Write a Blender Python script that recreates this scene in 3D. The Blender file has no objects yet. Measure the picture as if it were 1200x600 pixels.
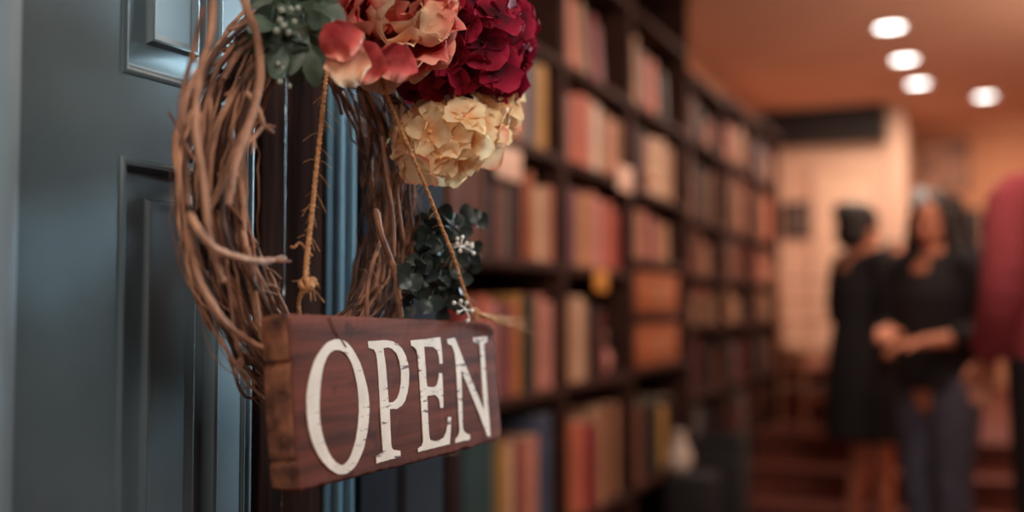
import bpy, bmesh, math, random
from mathutils import Vector, Matrix, noise
PI = math.pi
R = random.Random(7)
scene = bpy.context.scene
COL = scene.collection

# ------------------------------------------------------------------ camera
FPX, HOR = 1250.0, 358.0
YAW = math.radians(23.36)
PITCH = math.atan((HOR - 300) / FPX)
CAMZ = 1.16
cam_d = bpy.data.cameras.new('camera')
cam = bpy.data.objects.new('camera', cam_d)
COL.objects.link(cam)
cam.location = (0, 0, CAMZ)
cam.rotation_euler = (PI / 2 + PITCH, 0, YAW)
cam_d.sensor_width = 36
cam_d.lens = 36 * FPX / 1200
cam_d.clip_start = 0.05
cam_d.dof.use_dof = True
cam_d.dof.focus_distance = 1.06
cam_d.dof.aperture_fstop = 1.55
scene.camera = cam
# ------------------------------------------------------------------ world, lights, exposure
w = bpy.data.worlds.new('world')
scene.world = w
w.use_nodes = True
w.node_tree.nodes['Background'].inputs[0].default_value = (0.72, 0.64, 0.62, 1)
w.node_tree.nodes['Background'].inputs[1].default_value = 0.075


def area(name, loc, target, size, power, color, size_y=None):
    l = bpy.data.lights.new(name, 'AREA')
    l.energy = power
    l.color = color
    l.size = size
    if size_y:
        l.shape = 'RECTANGLE'
        l.size_y = size_y
    o = bpy.data.objects.new(name, l)
    COL.objects.link(o)
    o.location = loc
    o.rotation_euler = (Vector(target) - Vector(loc)).to_track_quat('-Z', 'Y').to_euler()
    return o


area('street_daylight', (1.3, 0.1, 2.9), (-0.6, 1.0, 1.2), 1.2, 42, (1.0, 0.91, 0.83))
area('street_bounce', (-0.1, -1.6, 1.9), (-0.6, 1.0, 1.2), 1.2, 19, (1.0, 0.84, 0.72))
up = area('added_ceiling_fill', (1.7, 5.6, 1.7), (1.2, 5.6, 2.75), 0.5, 34, (1.0, 0.80, 0.64))  # unseen lamp, added to brighten the ceiling
wd = area('added_moulding_fill', (0.75, 4.4, 2.0), (-0.7, 0.9, 1.25), 0.8, 13, (0.55, 0.84, 1.0))  # unseen cool fill, added to bring out the door mouldings
wd.data.spread = math.radians(42)
vs = scene.view_settings
vs.view_transform = 'Standard'
vs.look = 'None'
vs.exposure = 0.0
vs.gamma = 1.0
vs.use_curve_mapping = False

# ------------------------------------------------------------------ pixel rays
ROT = cam.rotation_euler.to_matrix()


def ray(px, py):
    return ROT @ Vector(((px - 600) / FPX, -(py - 300) / FPX, -1.0))


def atX(px, py, X):
    d = ray(px, py)
    return d * (X / d.x) + Vector((0, 0, CAMZ))


def YX(px, X, py=358):
    return atX(px, py, X).y


def atDepth(px, py, dep):
    return ray(px, py) * dep + Vector((0, 0, CAMZ))


# ------------------------------------------------------------------ materials
def srgb(r, g, b):
    f = lambda c: (c / 255 / 12.92) if c / 255 <= .04045 else ((c / 255 + .055) / 1.055) ** 2.4
    return (f(r), f(g), f(b))


def mat(name, c1, c2=None, rough=.6, scale=20, stretch=(1, 1, 1), bump=0, detail=4, spec=.4, ramp=(.35, .65), bscale=None, metal=0):
    m = bpy.data.materials.new(name)
    m.use_nodes = True
    nt = m.node_tree
    b = nt.nodes['Principled BSDF']
    b.inputs['Roughness'].default_value = rough
    b.inputs['Specular IOR Level'].default_value = spec
    b.inputs['Metallic'].default_value = metal
    tc = nt.nodes.new('ShaderNodeTexCoord')
    mp = nt.nodes.new('ShaderNodeMapping')
    mp.inputs['Scale'].default_value = stretch
    nt.links.new(tc.outputs['Object'], mp.inputs[0])
    n = nt.nodes.new('ShaderNodeTexNoise')
    n.inputs['Scale'].default_value = scale
    n.inputs['Detail'].default_value = detail
    nt.links.new(mp.outputs[0], n.inputs['Vector'])
    r = nt.nodes.new('ShaderNodeValToRGB')
    c2 = c2 or tuple(x * .8 for x in c1)
    r.color_ramp.elements[0].position, r.color_ramp.elements[1].position = ramp
    r.color_ramp.elements[0].color = (*c1, 1)
    r.color_ramp.elements[1].color = (*c2, 1)
    nt.links.new(n.outputs[0], r.inputs[0])
    nt.links.new(r.outputs[0], b.inputs['Base Color'])
    if bump:
        n2 = n
        if bscale:
            n2 = nt.nodes.new('ShaderNodeTexNoise')
            n2.inputs['Scale'].default_value = bscale
            n2.inputs['Detail'].default_value = 5
            nt.links.new(mp.outputs[0], n2.inputs['Vector'])
        bp = nt.nodes.new('ShaderNodeBump')
        bp.inputs['Strength'].default_value = bump
        bp.inputs['Distance'].default_value = .002
        nt.links.new(n2.outputs[0], bp.inputs['Height'])
        nt.links.new(bp.outputs[0], b.inputs['Normal'])
    return m


def emit(name, col, s):
    m = bpy.data.materials.new(name)
    m.use_nodes = True
    b = m.node_tree.nodes['Principled BSDF']
    b.inputs['Base Color'].default_value = (*col, 1)
    b.inputs['Emission Color'].default_value = (*col, 1)
    b.inputs['Emission Strength'].default_value = s
    return m


def petal_mat(name, c_base, c_mid, c_edge, vein=.5, trans=.25):
    """colour runs from the throat of the petal to its rim, with recess shade and lit rims painted in for the coral"""
    m = bpy.data.materials.new(name)
    m.use_nodes = True
    nt = m.node_tree
    b = nt.nodes['Principled BSDF']
    b.inputs['Roughness'].default_value = .75
    b.inputs['Specular IOR Level'].default_value = .2
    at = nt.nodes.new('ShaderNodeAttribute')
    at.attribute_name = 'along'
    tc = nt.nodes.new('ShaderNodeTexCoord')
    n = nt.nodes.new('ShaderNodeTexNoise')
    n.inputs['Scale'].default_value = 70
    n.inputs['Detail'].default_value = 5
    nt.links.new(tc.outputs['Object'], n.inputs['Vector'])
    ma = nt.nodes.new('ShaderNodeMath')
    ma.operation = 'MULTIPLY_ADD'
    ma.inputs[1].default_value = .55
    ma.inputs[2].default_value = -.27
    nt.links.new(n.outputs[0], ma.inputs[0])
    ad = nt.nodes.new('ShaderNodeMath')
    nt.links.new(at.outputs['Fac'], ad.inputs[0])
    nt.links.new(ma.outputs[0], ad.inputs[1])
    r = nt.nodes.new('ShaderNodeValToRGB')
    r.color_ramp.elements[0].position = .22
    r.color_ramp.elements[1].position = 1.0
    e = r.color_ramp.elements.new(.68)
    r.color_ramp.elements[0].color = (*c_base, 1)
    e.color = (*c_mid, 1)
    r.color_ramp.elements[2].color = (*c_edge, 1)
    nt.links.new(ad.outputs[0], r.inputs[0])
    nt.links.new(r.outputs[0], b.inputs['Base Color'])
    wv = nt.nodes.new('ShaderNodeTexNoise')
    wv.inputs['Scale'].default_value = 260
    nt.links.new(tc.outputs['Object'], wv.inputs['Vector'])
    bp = nt.nodes.new('ShaderNodeBump')
    bp.inputs['Strength'].default_value = vein
    bp.inputs['Distance'].default_value = .001
    nt.links.new(wv.outputs[0], bp.inputs['Height'])
    nt.links.new(bp.outputs[0], b.inputs['Normal'])
    tr = nt.nodes.new('ShaderNodeBsdfTranslucent')
    nt.links.new(r.outputs[0], tr.inputs[0])
    mx = nt.nodes.new('ShaderNodeMixShader')
    mx.inputs[0].default_value = trans
    nt.links.new(b.outputs[0], mx.inputs[1])
    nt.links.new(tr.outputs[0], mx.inputs[2])
    nt.links.new(mx.outputs[0], nt.nodes['Material Output'].inputs[0])
    return m


# ------------------------------------------------------------------ objects
def tag(o, label=None, cat=None, group=None, kind=None):
    if label: o['label'] = label
    if cat: o['category'] = cat
    if group: o['group'] = group
    if kind: o['kind'] = kind
    return o


def thing(name, loc, label, cat, group=None, rz=0):
    o = bpy.data.objects.new(name, None)
    o.empty_display_size = .05
    COL.objects.link(o)
    o.location = loc
    o.rotation_euler = (0, 0, rz)
    return tag(o, label, cat, group)


def base_of(p):
    v = Vector((0, 0, 0))
    while p is not None:
        v += p.location
        p = p.parent
    return v


def link(name, bm, m, parent=None, local=False, smooth=True):
    """one mesh object; the bmesh holds world coordinates unless local"""
    if parent is not None and not local:
        bmesh.ops.translate(bm, verts=bm.verts, vec=-base_of(parent))
    me = bpy.data.meshes.new(name)
    bm.to_mesh(me)
    bm.free()
    for mm in (m if isinstance(m, (list, tuple)) else [m]):
        me.materials.append(mm)
    if smooth:
        me.polygons.foreach_set('use_smooth', [True] * len(me.polygons))
        try:
            me.set_sharp_from_angle(angle=math.radians(40))
        except Exception:
            pass
    o = bpy.data.objects.new(name, me)
    COL.objects.link(o)
    o.parent = parent
    return o


def single(name, bm, m, label, cat, group=None, smooth=True):
    """a thing that is one mesh: origin at its base"""
    lo = Vector((min(v.co.x for v in bm.verts), min(v.co.y for v in bm.verts), min(v.co.z for v in bm.verts)))
    hi = Vector((max(v.co.x for v in bm.verts), max(v.co.y for v in bm.verts), max(v.co.z for v in bm.verts)))
    b = Vector(((lo.x + hi.x) / 2, (lo.y + hi.y) / 2, lo.z))
    bmesh.ops.translate(bm, verts=bm.verts, vec=-b)
    o = link(name, bm, m, None, True, smooth)
    o.location = b
    return tag(o, label, cat, group)


def struct(name, bm, m, smooth=False):
    return tag(link(name, bm, m, None, True, smooth), kind='structure')


def NB(): return bmesh.new()


def box(bm, lo, hi, bev=0, M=None):
    vs_ = [bm.verts.new(((lo, hi)[i & 1][0], (lo, hi)[(i >> 1) & 1][1], (lo, hi)[(i >> 2) & 1][2])) for i in range(8)]
    fs = [bm.faces.new([vs_[i] for i in f]) for f in ((0, 2, 3, 1), (4, 5, 7, 6), (0, 1, 5, 4), (2, 6, 7, 3), (0, 4, 6, 2), (1, 3, 7, 5))]
    if bev:
        es = {e for f in fs for e in f.edges}
        r = bmesh.ops.bevel(bm, geom=list(es), offset=bev, segments=2, affect='EDGES', profile=.5)
        vs_ = list({v for f in r['faces'] for v in f.verts} | {v for v in vs_ if v.is_valid})
    if M is not None:
        bmesh.ops.transform(bm, matrix=M, verts=[v for v in vs_ if v.is_valid])
    return vs_


def bx(lo, hi, bev=0, M=None):
    b = NB()
    box(b, lo, hi, bev, M)
    return b


def catmull(pts, n=5):
    pts = [Vector(p) for p in pts]
    if len(pts) < 3:
        return [pts[0].lerp(pts[-1], i / n) for i in range(n + 1)]
    out = []
    P = [pts[0] * 2 - pts[1]] + pts + [pts[-1] * 2 - pts[-2]]
    for i in range(1, len(P) - 2):
        for k in range(n):
            t = k / n
            a, b, c, d = P[i - 1], P[i], P[i + 1], P[i + 2]
            out.append(.5 * ((2 * b) + (c - a) * t + (2 * a - 5 * b + 4 * c - d) * t * t + (3 * b - a - 3 * c + d) * t ** 3))
    out.append(pts[-1])
    return out


def tube(bm, pts, rad, n=7, rnd=False, flat=None):
    """rad: number, list or function of t; rnd: hemispherical ends"""
    pts = [Vector(p) for p in pts]
    N = len(pts)
    if callable(rad): rs = [rad(i / (N - 1)) for i in range(N)]
    elif isinstance(rad, (list, tuple)): rs = list(rad)
    else: rs = [rad] * N
    if rnd:
        a, b = (pts[0] - pts[1]).normalized(), (pts[-1] - pts[-2]).normalized()
        hp, hr, tp, tr = [], [], [], []
        for q in (.98, .8, .45):
            hp.append(pts[0] + a * rs[0] * q); hr.append(rs[0] * math.sqrt(1 - q * q))
        for q in (.45, .8, .98):
            tp.append(pts[-1] + b * rs[-1] * q); tr.append(rs[-1] * math.sqrt(1 - q * q))
        pts = hp + pts + tp
        rs = hr + rs + tr
        N = len(pts)
    t0 = (pts[1] - pts[0]).normalized()
    u = t0.orthogonal().normalized()
    rings = []
    for i in range(N):
        t = (pts[min(i + 1, N - 1)] - pts[max(i - 1, 0)])
        if t.length < 1e-9: t = t0
        t.normalize()
        u = (u - t * u.dot(t))
        if u.length < 1e-6: u = t.orthogonal()
        u.normalize()
        v = t.cross(u)
        ring = []
        for k in range(n):
            a = 2 * PI * k / n
            o = u * math.cos(a) * rs[i] + v * math.sin(a) * rs[i]
            if flat:
                o = Vector((o.x * flat[0], o.y * flat[1], o.z * flat[2]))
            ring.append(bm.verts.new(pts[i] + o))
        rings.append(ring)
    for i in range(N - 1):
        for k in range(n):
            bm.faces.new((rings[i][k], rings[i][(k + 1) % n], rings[i + 1][(k + 1) % n], rings[i + 1][k]))
    bm.faces.new(rings[0][::-1])
    bm.faces.new(rings[-1])


def ell(bm, c, r, M=None, seg=14, rings=9):
    c = Vector(c)
    r = (r, r, r) if isinstance(r, (int, float)) else r
    mat_ = Matrix.Translation(c) @ (M.to_4x4() if M is not None else Matrix.Identity(4)) @ Matrix.Diagonal((*r, 1))
    bmesh.ops.create_uvsphere(bm, u_segments=seg, v_segments=rings, radius=1, matrix=mat_)


def lathe(bm, c, prof, n=24):
    rings = []
    for r, z in prof:
        rings.append([bm.verts.new((c[0] + r * math.cos(2 * PI * k / n), c[1] + r * math.sin(2 * PI * k / n), c[2] + z)) for k in range(n)])
    for i in range(len(rings) - 1):
        for k in range(n):
            bm.faces.new((rings[i][k], rings[i][(k + 1) % n], rings[i + 1][(k + 1) % n], rings[i + 1][k]))
    bm.faces.new(rings[0][::-1])
    bm.faces.new(rings[-1])


def extrude_profile(bm, prof, z0, z1, xback):
    """prof: (Y, X) outline of the front, closed along X = xback"""
    p = list(prof) + [(prof[-1][0], xback), (prof[0][0], xback)]
    a = [bm.verts.new((x, y, z0)) for y, x in p]
    b = [bm.verts.new((x, y, z1)) for y, x in p]
    n = len(p)
    for i in range(n):
        j = (i + 1) % n
        bm.faces.new((a[i], a[j], b[j], b[i]))
    for ring in (a[::-1], b):
        f = bm.faces.new(ring)
    bmesh.ops.triangulate(bm, faces=[f for f in bm.faces if len(f.verts) > 4])
    bmesh.ops.recalc_face_normals(bm, faces=bm.faces)


def remesh(bm, voxel, smooth=2):
    """fuse overlapping solids of a bmesh into one continuous surface"""
    me = bpy.data.meshes.new('fuse')
    bmesh.ops.recalc_face_normals(bm, faces=bm.faces)
    bm.to_mesh(me)
    bm.free()
    o = bpy.data.objects.new('fuse', me)
    COL.objects.link(o)
    md = o.modifiers.new('r', 'REMESH')
    md.mode = 'VOXEL'
    md.voxel_size = voxel
    if smooth:
        s = o.modifiers.new('s', 'SMOOTH')
        s.iterations = smooth
        s.factor = .5
    dg = bpy.context.evaluated_depsgraph_get()
    out = bmesh.new()
    out.from_mesh(o.evaluated_get(dg).to_mesh())
    bpy.data.objects.remove(o)
    bpy.data.meshes.remove(me)
    return out


# palette
M_teal = mat('painted_teal', srgb(86, 102, 108), srgb(75, 91, 97), rough=.44, scale=6, bump=.06, bscale=90, spec=.5)
M_plank = mat('dark_varnished_plank', srgb(58, 38, 32), srgb(30, 21, 20), rough=.55, scale=9, stretch=(6, 6, .5), bump=.25, bscale=40, spec=0)
M_glintedge = mat('painted_glint_edge', srgb(60, 42, 36), srgb(225, 215, 205), rough=.35, scale=130, stretch=(1, 1, .35), ramp=(.60, .69), bump=.3, spec=.05)  # pale flecks painted in place of specular sparkle on the varnish
M_gap = mat('dark_gap', srgb(30, 27, 28), rough=.9)
M_shelf = mat('dark_stained_shelf_wood', srgb(72, 42, 34), srgb(50, 30, 25), rough=.7, spec=.15, scale=5, stretch=(3, 1, 6))
M_ceil = mat('ceiling_paint', srgb(232, 186, 160), srgb(226, 180, 154), rough=.8, scale=2)
M_orange = mat('warm_wall_paint', srgb(196, 140, 108), srgb(186, 130, 100), rough=.85, scale=2)
M_cream = mat('cream_wall_paint', srgb(222, 186, 164), srgb(215, 178, 156), rough=.85, scale=2)
M_floor = mat('red_brown_floorboards', srgb(112, 68, 58), srgb(84, 52, 46), rough=.45, scale=4, stretch=(10, .6, 1))
M_black = mat('matte_black', srgb(36, 32, 34), srgb(28, 25, 27), rough=.8)
M_bark_l = mat('light_bark', srgb(206, 152, 120), srgb(138, 96, 76), rough=.8, scale=55, stretch=(1, 1, .5), bump=.6)
M_bark_m = mat('brown_bark', srgb(176, 124, 96), srgb(104, 72, 58), rough=.8, scale=60, stretch=(1, 1, .5), bump=.6)
M_bark_d = mat('dark_bark', srgb(108, 76, 62), srgb(60, 42, 38), rough=.85, scale=60, stretch=(1, 1, .5), bump=.6)
M_twine = mat('jute', srgb(214, 156, 106), srgb(166, 114, 74), rough=.9, scale=220, bump=.4)
M_leaf = mat('grey_green_leaf', srgb(94, 110, 92), srgb(66, 82, 70), rough=.4, scale=60, spec=.5)
M_leafd = mat('dark_green_leaf', srgb(46, 58, 52), srgb(34, 44, 42), rough=.42, scale=60, spec=.5)
M_berry = mat('white_berry', srgb(232, 226, 214), srgb(215, 208, 196), rough=.5, scale=40)
M_berryg = mat('grey_green_berry', srgb(168, 172, 156), srgb(140, 146, 130), rough=.5, scale=40)
M_coral = petal_mat('coral_petal', srgb(150, 40, 44), srgb(228, 102, 96), srgb(248, 172, 150))  # dark throat and light rim paint in recess shading and lit edges
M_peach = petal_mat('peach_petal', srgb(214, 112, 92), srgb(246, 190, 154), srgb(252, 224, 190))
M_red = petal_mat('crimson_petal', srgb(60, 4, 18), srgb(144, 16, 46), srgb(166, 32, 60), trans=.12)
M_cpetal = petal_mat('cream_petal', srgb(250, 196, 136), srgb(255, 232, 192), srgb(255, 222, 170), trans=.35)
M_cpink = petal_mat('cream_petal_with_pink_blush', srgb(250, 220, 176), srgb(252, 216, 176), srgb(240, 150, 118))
M_skin = mat('skin', srgb(214, 140, 108), srgb(204, 128, 98), rough=.55, scale=6)
M_hair = mat('dark_hair', srgb(44, 32, 30), srgb(30, 22, 22), rough=.5, scale=30, stretch=(4, 4, .6))
M_cloth = mat('black_cloth', srgb(34, 30, 33), srgb(28, 25, 28), rough=.9, scale=30)
M_jean = mat('blue_grey_denim', srgb(86, 84, 100), srgb(66, 66, 82), rough=.85, scale=30)
M_navy = mat('navy_cloth', srgb(46, 46, 58), srgb(38, 38, 48), rough=.85, scale=30)
M_maroon = mat('maroon_knit', srgb(164, 66, 72), srgb(138, 54, 60), rough=.9, scale=60, bump=.3)
M_eye = mat('eye_dark', srgb(30, 22, 20), rough=.2)
M_lip = mat('lip', srgb(170, 80, 74), rough=.5)

# ================================================================== room shell
b = NB(); box(b, (-3.2, -2.6, -.1), (3.2, 11.5, 0)); struct('floor', b, M_floor)
b = NB(); box(b, (-1.7, 1.62, 2.75), (2.6, 11.5, 2.85)); struct('ceiling', b, M_ceil)
b = NB(); box(b, (-1.7, 1.62, 0), (-1.58, 11.5, 2.75)); struct('wall_left', b, M_orange)
b = NB(); box(b, (2.5, 1.62, 0), (2.6, 11.5, 2.75)); struct('wall_right', b, M_orange)
b = NB(); box(b, (-1.58, 9.0, 0), (-.60, 9.12, 2.75)); struct('wall_back', b, M_cream)
b = NB(); box(b, (-.60, 8.96, 0), (-.48, 10.4, 2.75)); struct('wall_corner', b, M_cream)
b = NB(); box(b, (-.48, 10.3, 0), (2.5, 10.42, 2.75)); struct('wall_far', b, M_orange)
b = NB(); box(b, (-1.58, 8.80, 2.47), (-.62, 9.0, 2.75)); struct('trim_1', b, M_black)
# pale door in the cream wall
b = NB(); box(b, (-1.13, 8.965, .45), (-.70, 9.0, 2.25), .004)
for z0, z1 in ((.6, 1.15), (1.3, 2.1)):
    for x0, x1 in ((-1.09, -.94), (-.89, -.74)):
        box(b, (x0, 8.955, z0), (x1, 8.966, z1), .006)
struct('door_3', b, mat('pale_door_paint', srgb(230, 196, 172), srgb(224, 188, 162), rough=.6, scale=3))
b = NB()
for lo, hi in (((-1.20, 8.95, .45), (-1.13, 9.0, 2.32)), ((-.70, 8.95, .45), (-.63, 9.0, 2.32)), ((-1.13, 8.95, 2.25), (-.70, 9.0, 2.32))):
    box(b, lo, hi, .005)
struct('trim_2', b, M_cream)
# raised floor with three steps
b = NB()
for k in range(3):
    y0 = 5.50 + .28 * k
    box(b, (-1.15, y0 + .02, .15 * k), (2.5, 9.0 if k < 2 else 10.3, .15 * k + .12))
    box(b, (-1.15, y0, .15 * k + .12), (2.5, 9.0 if k < 2 else 10.3, .15 * k + .15), .008)
struct('trim_3', b, mat('red_brown_steps', srgb(112, 60, 48), srgb(84, 44, 38), rough=.7, scale=4, stretch=(.6, 10, 3), spec=.15), True)

# ================================================================== teal entrance front (a long wall of painted joinery)
XD = -.70
D = lambda px: YX(px, XD)


def raised_panel_wall(bm, y0, y1, z0, z1, x, panels, xback):
    """slab with rectangular openings that hold moulded raised panels"""
    ys = sorted({y0, y1} | {p[0] for p in panels} | {p[1] for p in panels})
    zs = sorted({z0, z1} | {p[2] for p in panels} | {p[3] for p in panels})
    for i in range(len(ys) - 1):
        for j in range(len(zs) - 1):
            c = ((ys[i] + ys[i + 1]) / 2, (zs[j] + zs[j + 1]) / 2)
            if any(p[0] < c[0] < p[1] and p[2] < c[1] < p[3] for p in panels): continue
            bm.faces.new([bm.verts.new((x, y, z)) for y, z in ((ys[i], zs[j]), (ys[i + 1], zs[j]), (ys[i + 1], zs[j + 1]), (ys[i], zs[j + 1]))])
    for a, c, d, e in panels:
        prof = [(0, 0), (.0015, .0018), (.004, .0025), (.007, .001), (.009, -.004), (.011, -.010), (.0125, -.0115), (.015, -.0120), (.034, -.0050), (.0355, -.0035), (.0375, .0012), (.0395, .0018), (.0455, -.0014), (.0465, -.0016)]
        prev = None
        for ins, dep in prof:
            ring = [bm.verts.new((x + dep, yy, zz)) for yy, zz in ((a + ins, d + ins), (c - ins, d + ins), (c - ins, e - ins), (a + ins, e - ins))]
            if prev:
                for k in range(4):
                    bm.faces.new((prev[k], prev[(k + 1) % 4], ring[(k + 1) % 4], ring[k]))
            prev = ring
        bm.faces.new(prev)
    # sides and back
    co = [(y0, z0), (y1, z0), (y1, z1), (y0, z1)]
    f = [bm.verts.new((x, y, z)) for y, z in co]
    k_ = [bm.verts.new((xback, y, z)) for y, z in co]
    for i in range(4):
        bm.faces.new((f[i], f[(i + 1) % 4], k_[(i + 1) % 4], k_[i]))
    bm.faces.new(k_[::-1])
    bmesh.ops.remove_doubles(bm, verts=bm.verts, dist=1e-5)
    bmesh.ops.recalc_face_normals(bm, faces=bm.faces)


def zat(px, py, X=XD): return atX(px, py, X).z


yl, yr = D(18), D(226)
pa, pb = D(138), D(257)
b = NB()
raised_panel_wall(b, yl, D(282.5), 0.02, 2.2, XD,
                  [(pa, pb, .15, .72), (pa, pb, .80, zat(139, 182)), (pa, pb, zat(140, 84), 2.05)], -.745)
dr = tag(link('door_1', b, M_teal, None, True), kind='structure')
# casing beside the door; its paler colour stands in for a bright highlight
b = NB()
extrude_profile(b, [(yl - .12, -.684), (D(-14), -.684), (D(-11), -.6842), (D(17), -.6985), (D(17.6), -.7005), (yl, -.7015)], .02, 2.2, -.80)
struct('trim_4', b, mat('casing_highlight_tone', srgb(136, 158, 170), srgb(126, 148, 160), rough=.5, scale=5), True)  # pale tone puts the bright band of light into the colour


def bead(px0, px1, x, h, n=6):
    y0, y1 = D(px0), D(px1)
    return [(y0 + (y1 - y0) * i / n, x + h * math.sin(PI * i / n)) for i in range(n + 1)]


b = NB()
pr = [(D(282.5), XD - .02)] + bead(283, 290, XD - .004, .006) + [(D(290.3), XD - .012), (D(291.5), XD - .012)] + bead(292, 302, XD - .008, .006) + \
     [(D(303), XD - .018), (D(304), XD - .045), (D(313), XD - .045)]
extrude_profile(b, pr, 0, 2.3, -.80)
struct('trim_5', b, M_teal, True)
# two dark varnished planks with glints painted along their arrises
XP = XD - .012
P = lambda px: YX(px, XP, 250)
for i, (p0, p1) in enumerate(((306, 333.0), (335.5, 381.5))):
    b = NB(); box(b, (-.78, P(p0), 0), (XP, P(p1), 2.3), .0022)
    struct('trim_%d' % (6 + i), b, M_plank, True)
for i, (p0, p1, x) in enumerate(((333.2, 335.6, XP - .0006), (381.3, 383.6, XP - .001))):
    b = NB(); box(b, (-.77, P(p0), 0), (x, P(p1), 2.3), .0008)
    struct('trim_%d' % (8 + i), b, M_glintedge, True)
b = NB(); box(b, (-.80, P(383.6), 0), (XP - .02, P(391), 2.3)); struct('trim_10', b, M_gap)
# fluted teal post
Dp = lambda px: YX(px, XD, 230)
b = NB()
pr = [(Dp(391), XD - .03), (Dp(391.4), XD - .009), (Dp(396), XD - .0075), (Dp(397), XD - .010)] + [(Dp(398 + 1.6 * i), XD - .0085 + .0042 * math.sin(PI * i / 8)) for i in range(9)] + \
     [(Dp(412), XD - .0105), (Dp(413), XD - .0075)] + [(Dp(413.5 + 1.2 * i), XD - .0075 + .0028 * math.sin(PI * i / 8)) for i in range(9)] + [(Dp(424), XD - .012), (Dp(425), XD - .03)]
extrude_profile(b, pr, 0, 2.3, -.80)
struct('trim_11', b, mat('satin_teal_post', srgb(84, 112, 124), srgb(74, 100, 112), rough=.65, scale=6, spec=.12), True)
b = NB(); box(b, (-.80, Dp(425), 0), (XD - .035, Dp(437), 2.3)); struct('trim_12', b, M_gap)
# grey-teal boards up to the shop opening
b = NB()
pr = [(Dp(437), XD - .03), (Dp(437.6), XD - .015), (Dp(478), XD - .015), (Dp(479), XD - .02)] + \
     [(Dp(480 + i), XD - .02 + .008 * math.sin(PI * i / 6)) for i in range(7)] + [(Dp(487), XD - .02), (Dp(488), XD - .015), (Dp(530), XD - .015), (Dp(533), XD - .019)]
extrude_profile(b, pr, 0, 2.3, -.80)
struct('trim_13', b, mat('grey_teal_boards', srgb(54, 55, 58), srgb(45, 46, 50), rough=.8, scale=5, spec=0), True)
yE = Dp(533)
b = NB(); box(b, (-.84, yl - .12, 2.3), (-.68, yE, 2.42), .006); struct('trim_14', b, M_teal)
b = NB(); box(b, (-.84, yl - .12, 0), (-.801, yE, 2.3)); struct('wall_front', b, M_gap)

# ================================================================== bookcases along the left wall
XB = -1.20
B = lambda px: YX(px, XB)
BAYS = [('near', B(505), B(662)), ('second', B(662), B(742)), ('third', B(742), B(809)), ('fourth', B(809), B(851)), ('fifth', B(851), B(886)), ('sixth', B(886), B(914))]
ORD = ['first', 'second', 'third', 'fourth', 'fifth', 'sixth', 'seventh', 'eighth', 'ninth', 'tenth', 'eleventh', 'twelfth', 'thirteenth', 'fourteenth', 'fifteenth', 'sixteenth', 'seventeenth', 'eighteenth', 'nineteenth', 'twentieth',
       'twenty-first', 'twenty-second', 'twenty-third', 'twenty-fourth']
BAYNAME = ['bookcase nearest the doorway', 'second bookcase from the doorway', 'third bookcase from the doorway', 'fourth bookcase from the doorway', 'fifth bookcase from the doorway', 'farthest bookcase by the cream wall']
zr = lambda v: CAMZ + v
SH = [[1.18, .795, .48, .135, -.26, -.70], [1.18, .795, .475, .13, -.255, -.70], [1.18, .80, .46, .185, -.03, -.245, -.70]] + [[.80, .42, .15, -.09, -.42, -.70]] * 3
TOPS = [1.42, 1.42, 1.42, 1.06, 1.09, 1.12]
for i, (nm, y0, y1) in enumerate(BAYS):
    t = thing('bookcase', (XB - .14, (y0 + y1) / 2, 0), 'tall dark stained wooden ' + BAYNAME[i], 'bookcase', 'bookcases along the left wall')
    top = zr(TOPS[i])
    for ya in (y0 + .001, y1 - .023):
        link('side_panel', bx((XB - .29, ya, 0), (XB, ya + .022, top), .002), M_shelf, t)
    link('back_panel', bx((XB - .30, y0 + .003, 0), (XB - .291, y1 - .003, top)), M_shelf, t)
    link('top_board', bx((XB - .30, y0 + .001, top), (XB + .015, y1 - .001, top + .035), .004), M_shelf, t)
    link('plinth', bx((XB - .28, y0 + .024, 0), (XB - .02, y1 - .024, .08)), M_shelf, t)
    for z in SH[i] + [-1.06]:
        link('shelf', bx((XB - .288, y0 + .024, zr(z) - .028), (XB - .002, y1 - .024, zr(z)), .002), M_shelf, t)

# ------------------------------------------------------------------ books
BC = dict(darkred=(104, 40, 38), maroon=(136, 42, 54), coral=(204, 110, 88), salmon=(206, 134, 112), tan=(186, 140, 108), cream=(222, 184, 154), ochre=(196, 144, 78), grey=(120, 112, 112),
          teal=(58, 88, 92), green=(50, 66, 54), brown=(124, 76, 58), black=(46, 36, 36), blue=(78, 88, 108), orange=(190, 108, 70), mauve=(138, 84, 90), white=(232, 206, 188), pink=(204, 138, 128), red=(160, 58, 52))


def book_mat(n, c):
    m = mat('book_cover_' + n, srgb(*c), tuple(x * .72 for x in srgb(*c)), rough=.5, scale=9, stretch=(1, 1, 3))
    return m


BM = {k: book_mat(k, v) for k, v in BC.items()}
M_page = mat('page_paper', srgb(232, 208, 180), srgb(214, 188, 160), rough=.9, scale=80, stretch=(.2, 1, .2))
NBOOK = [0]
BOOKLAB = {}


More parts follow.
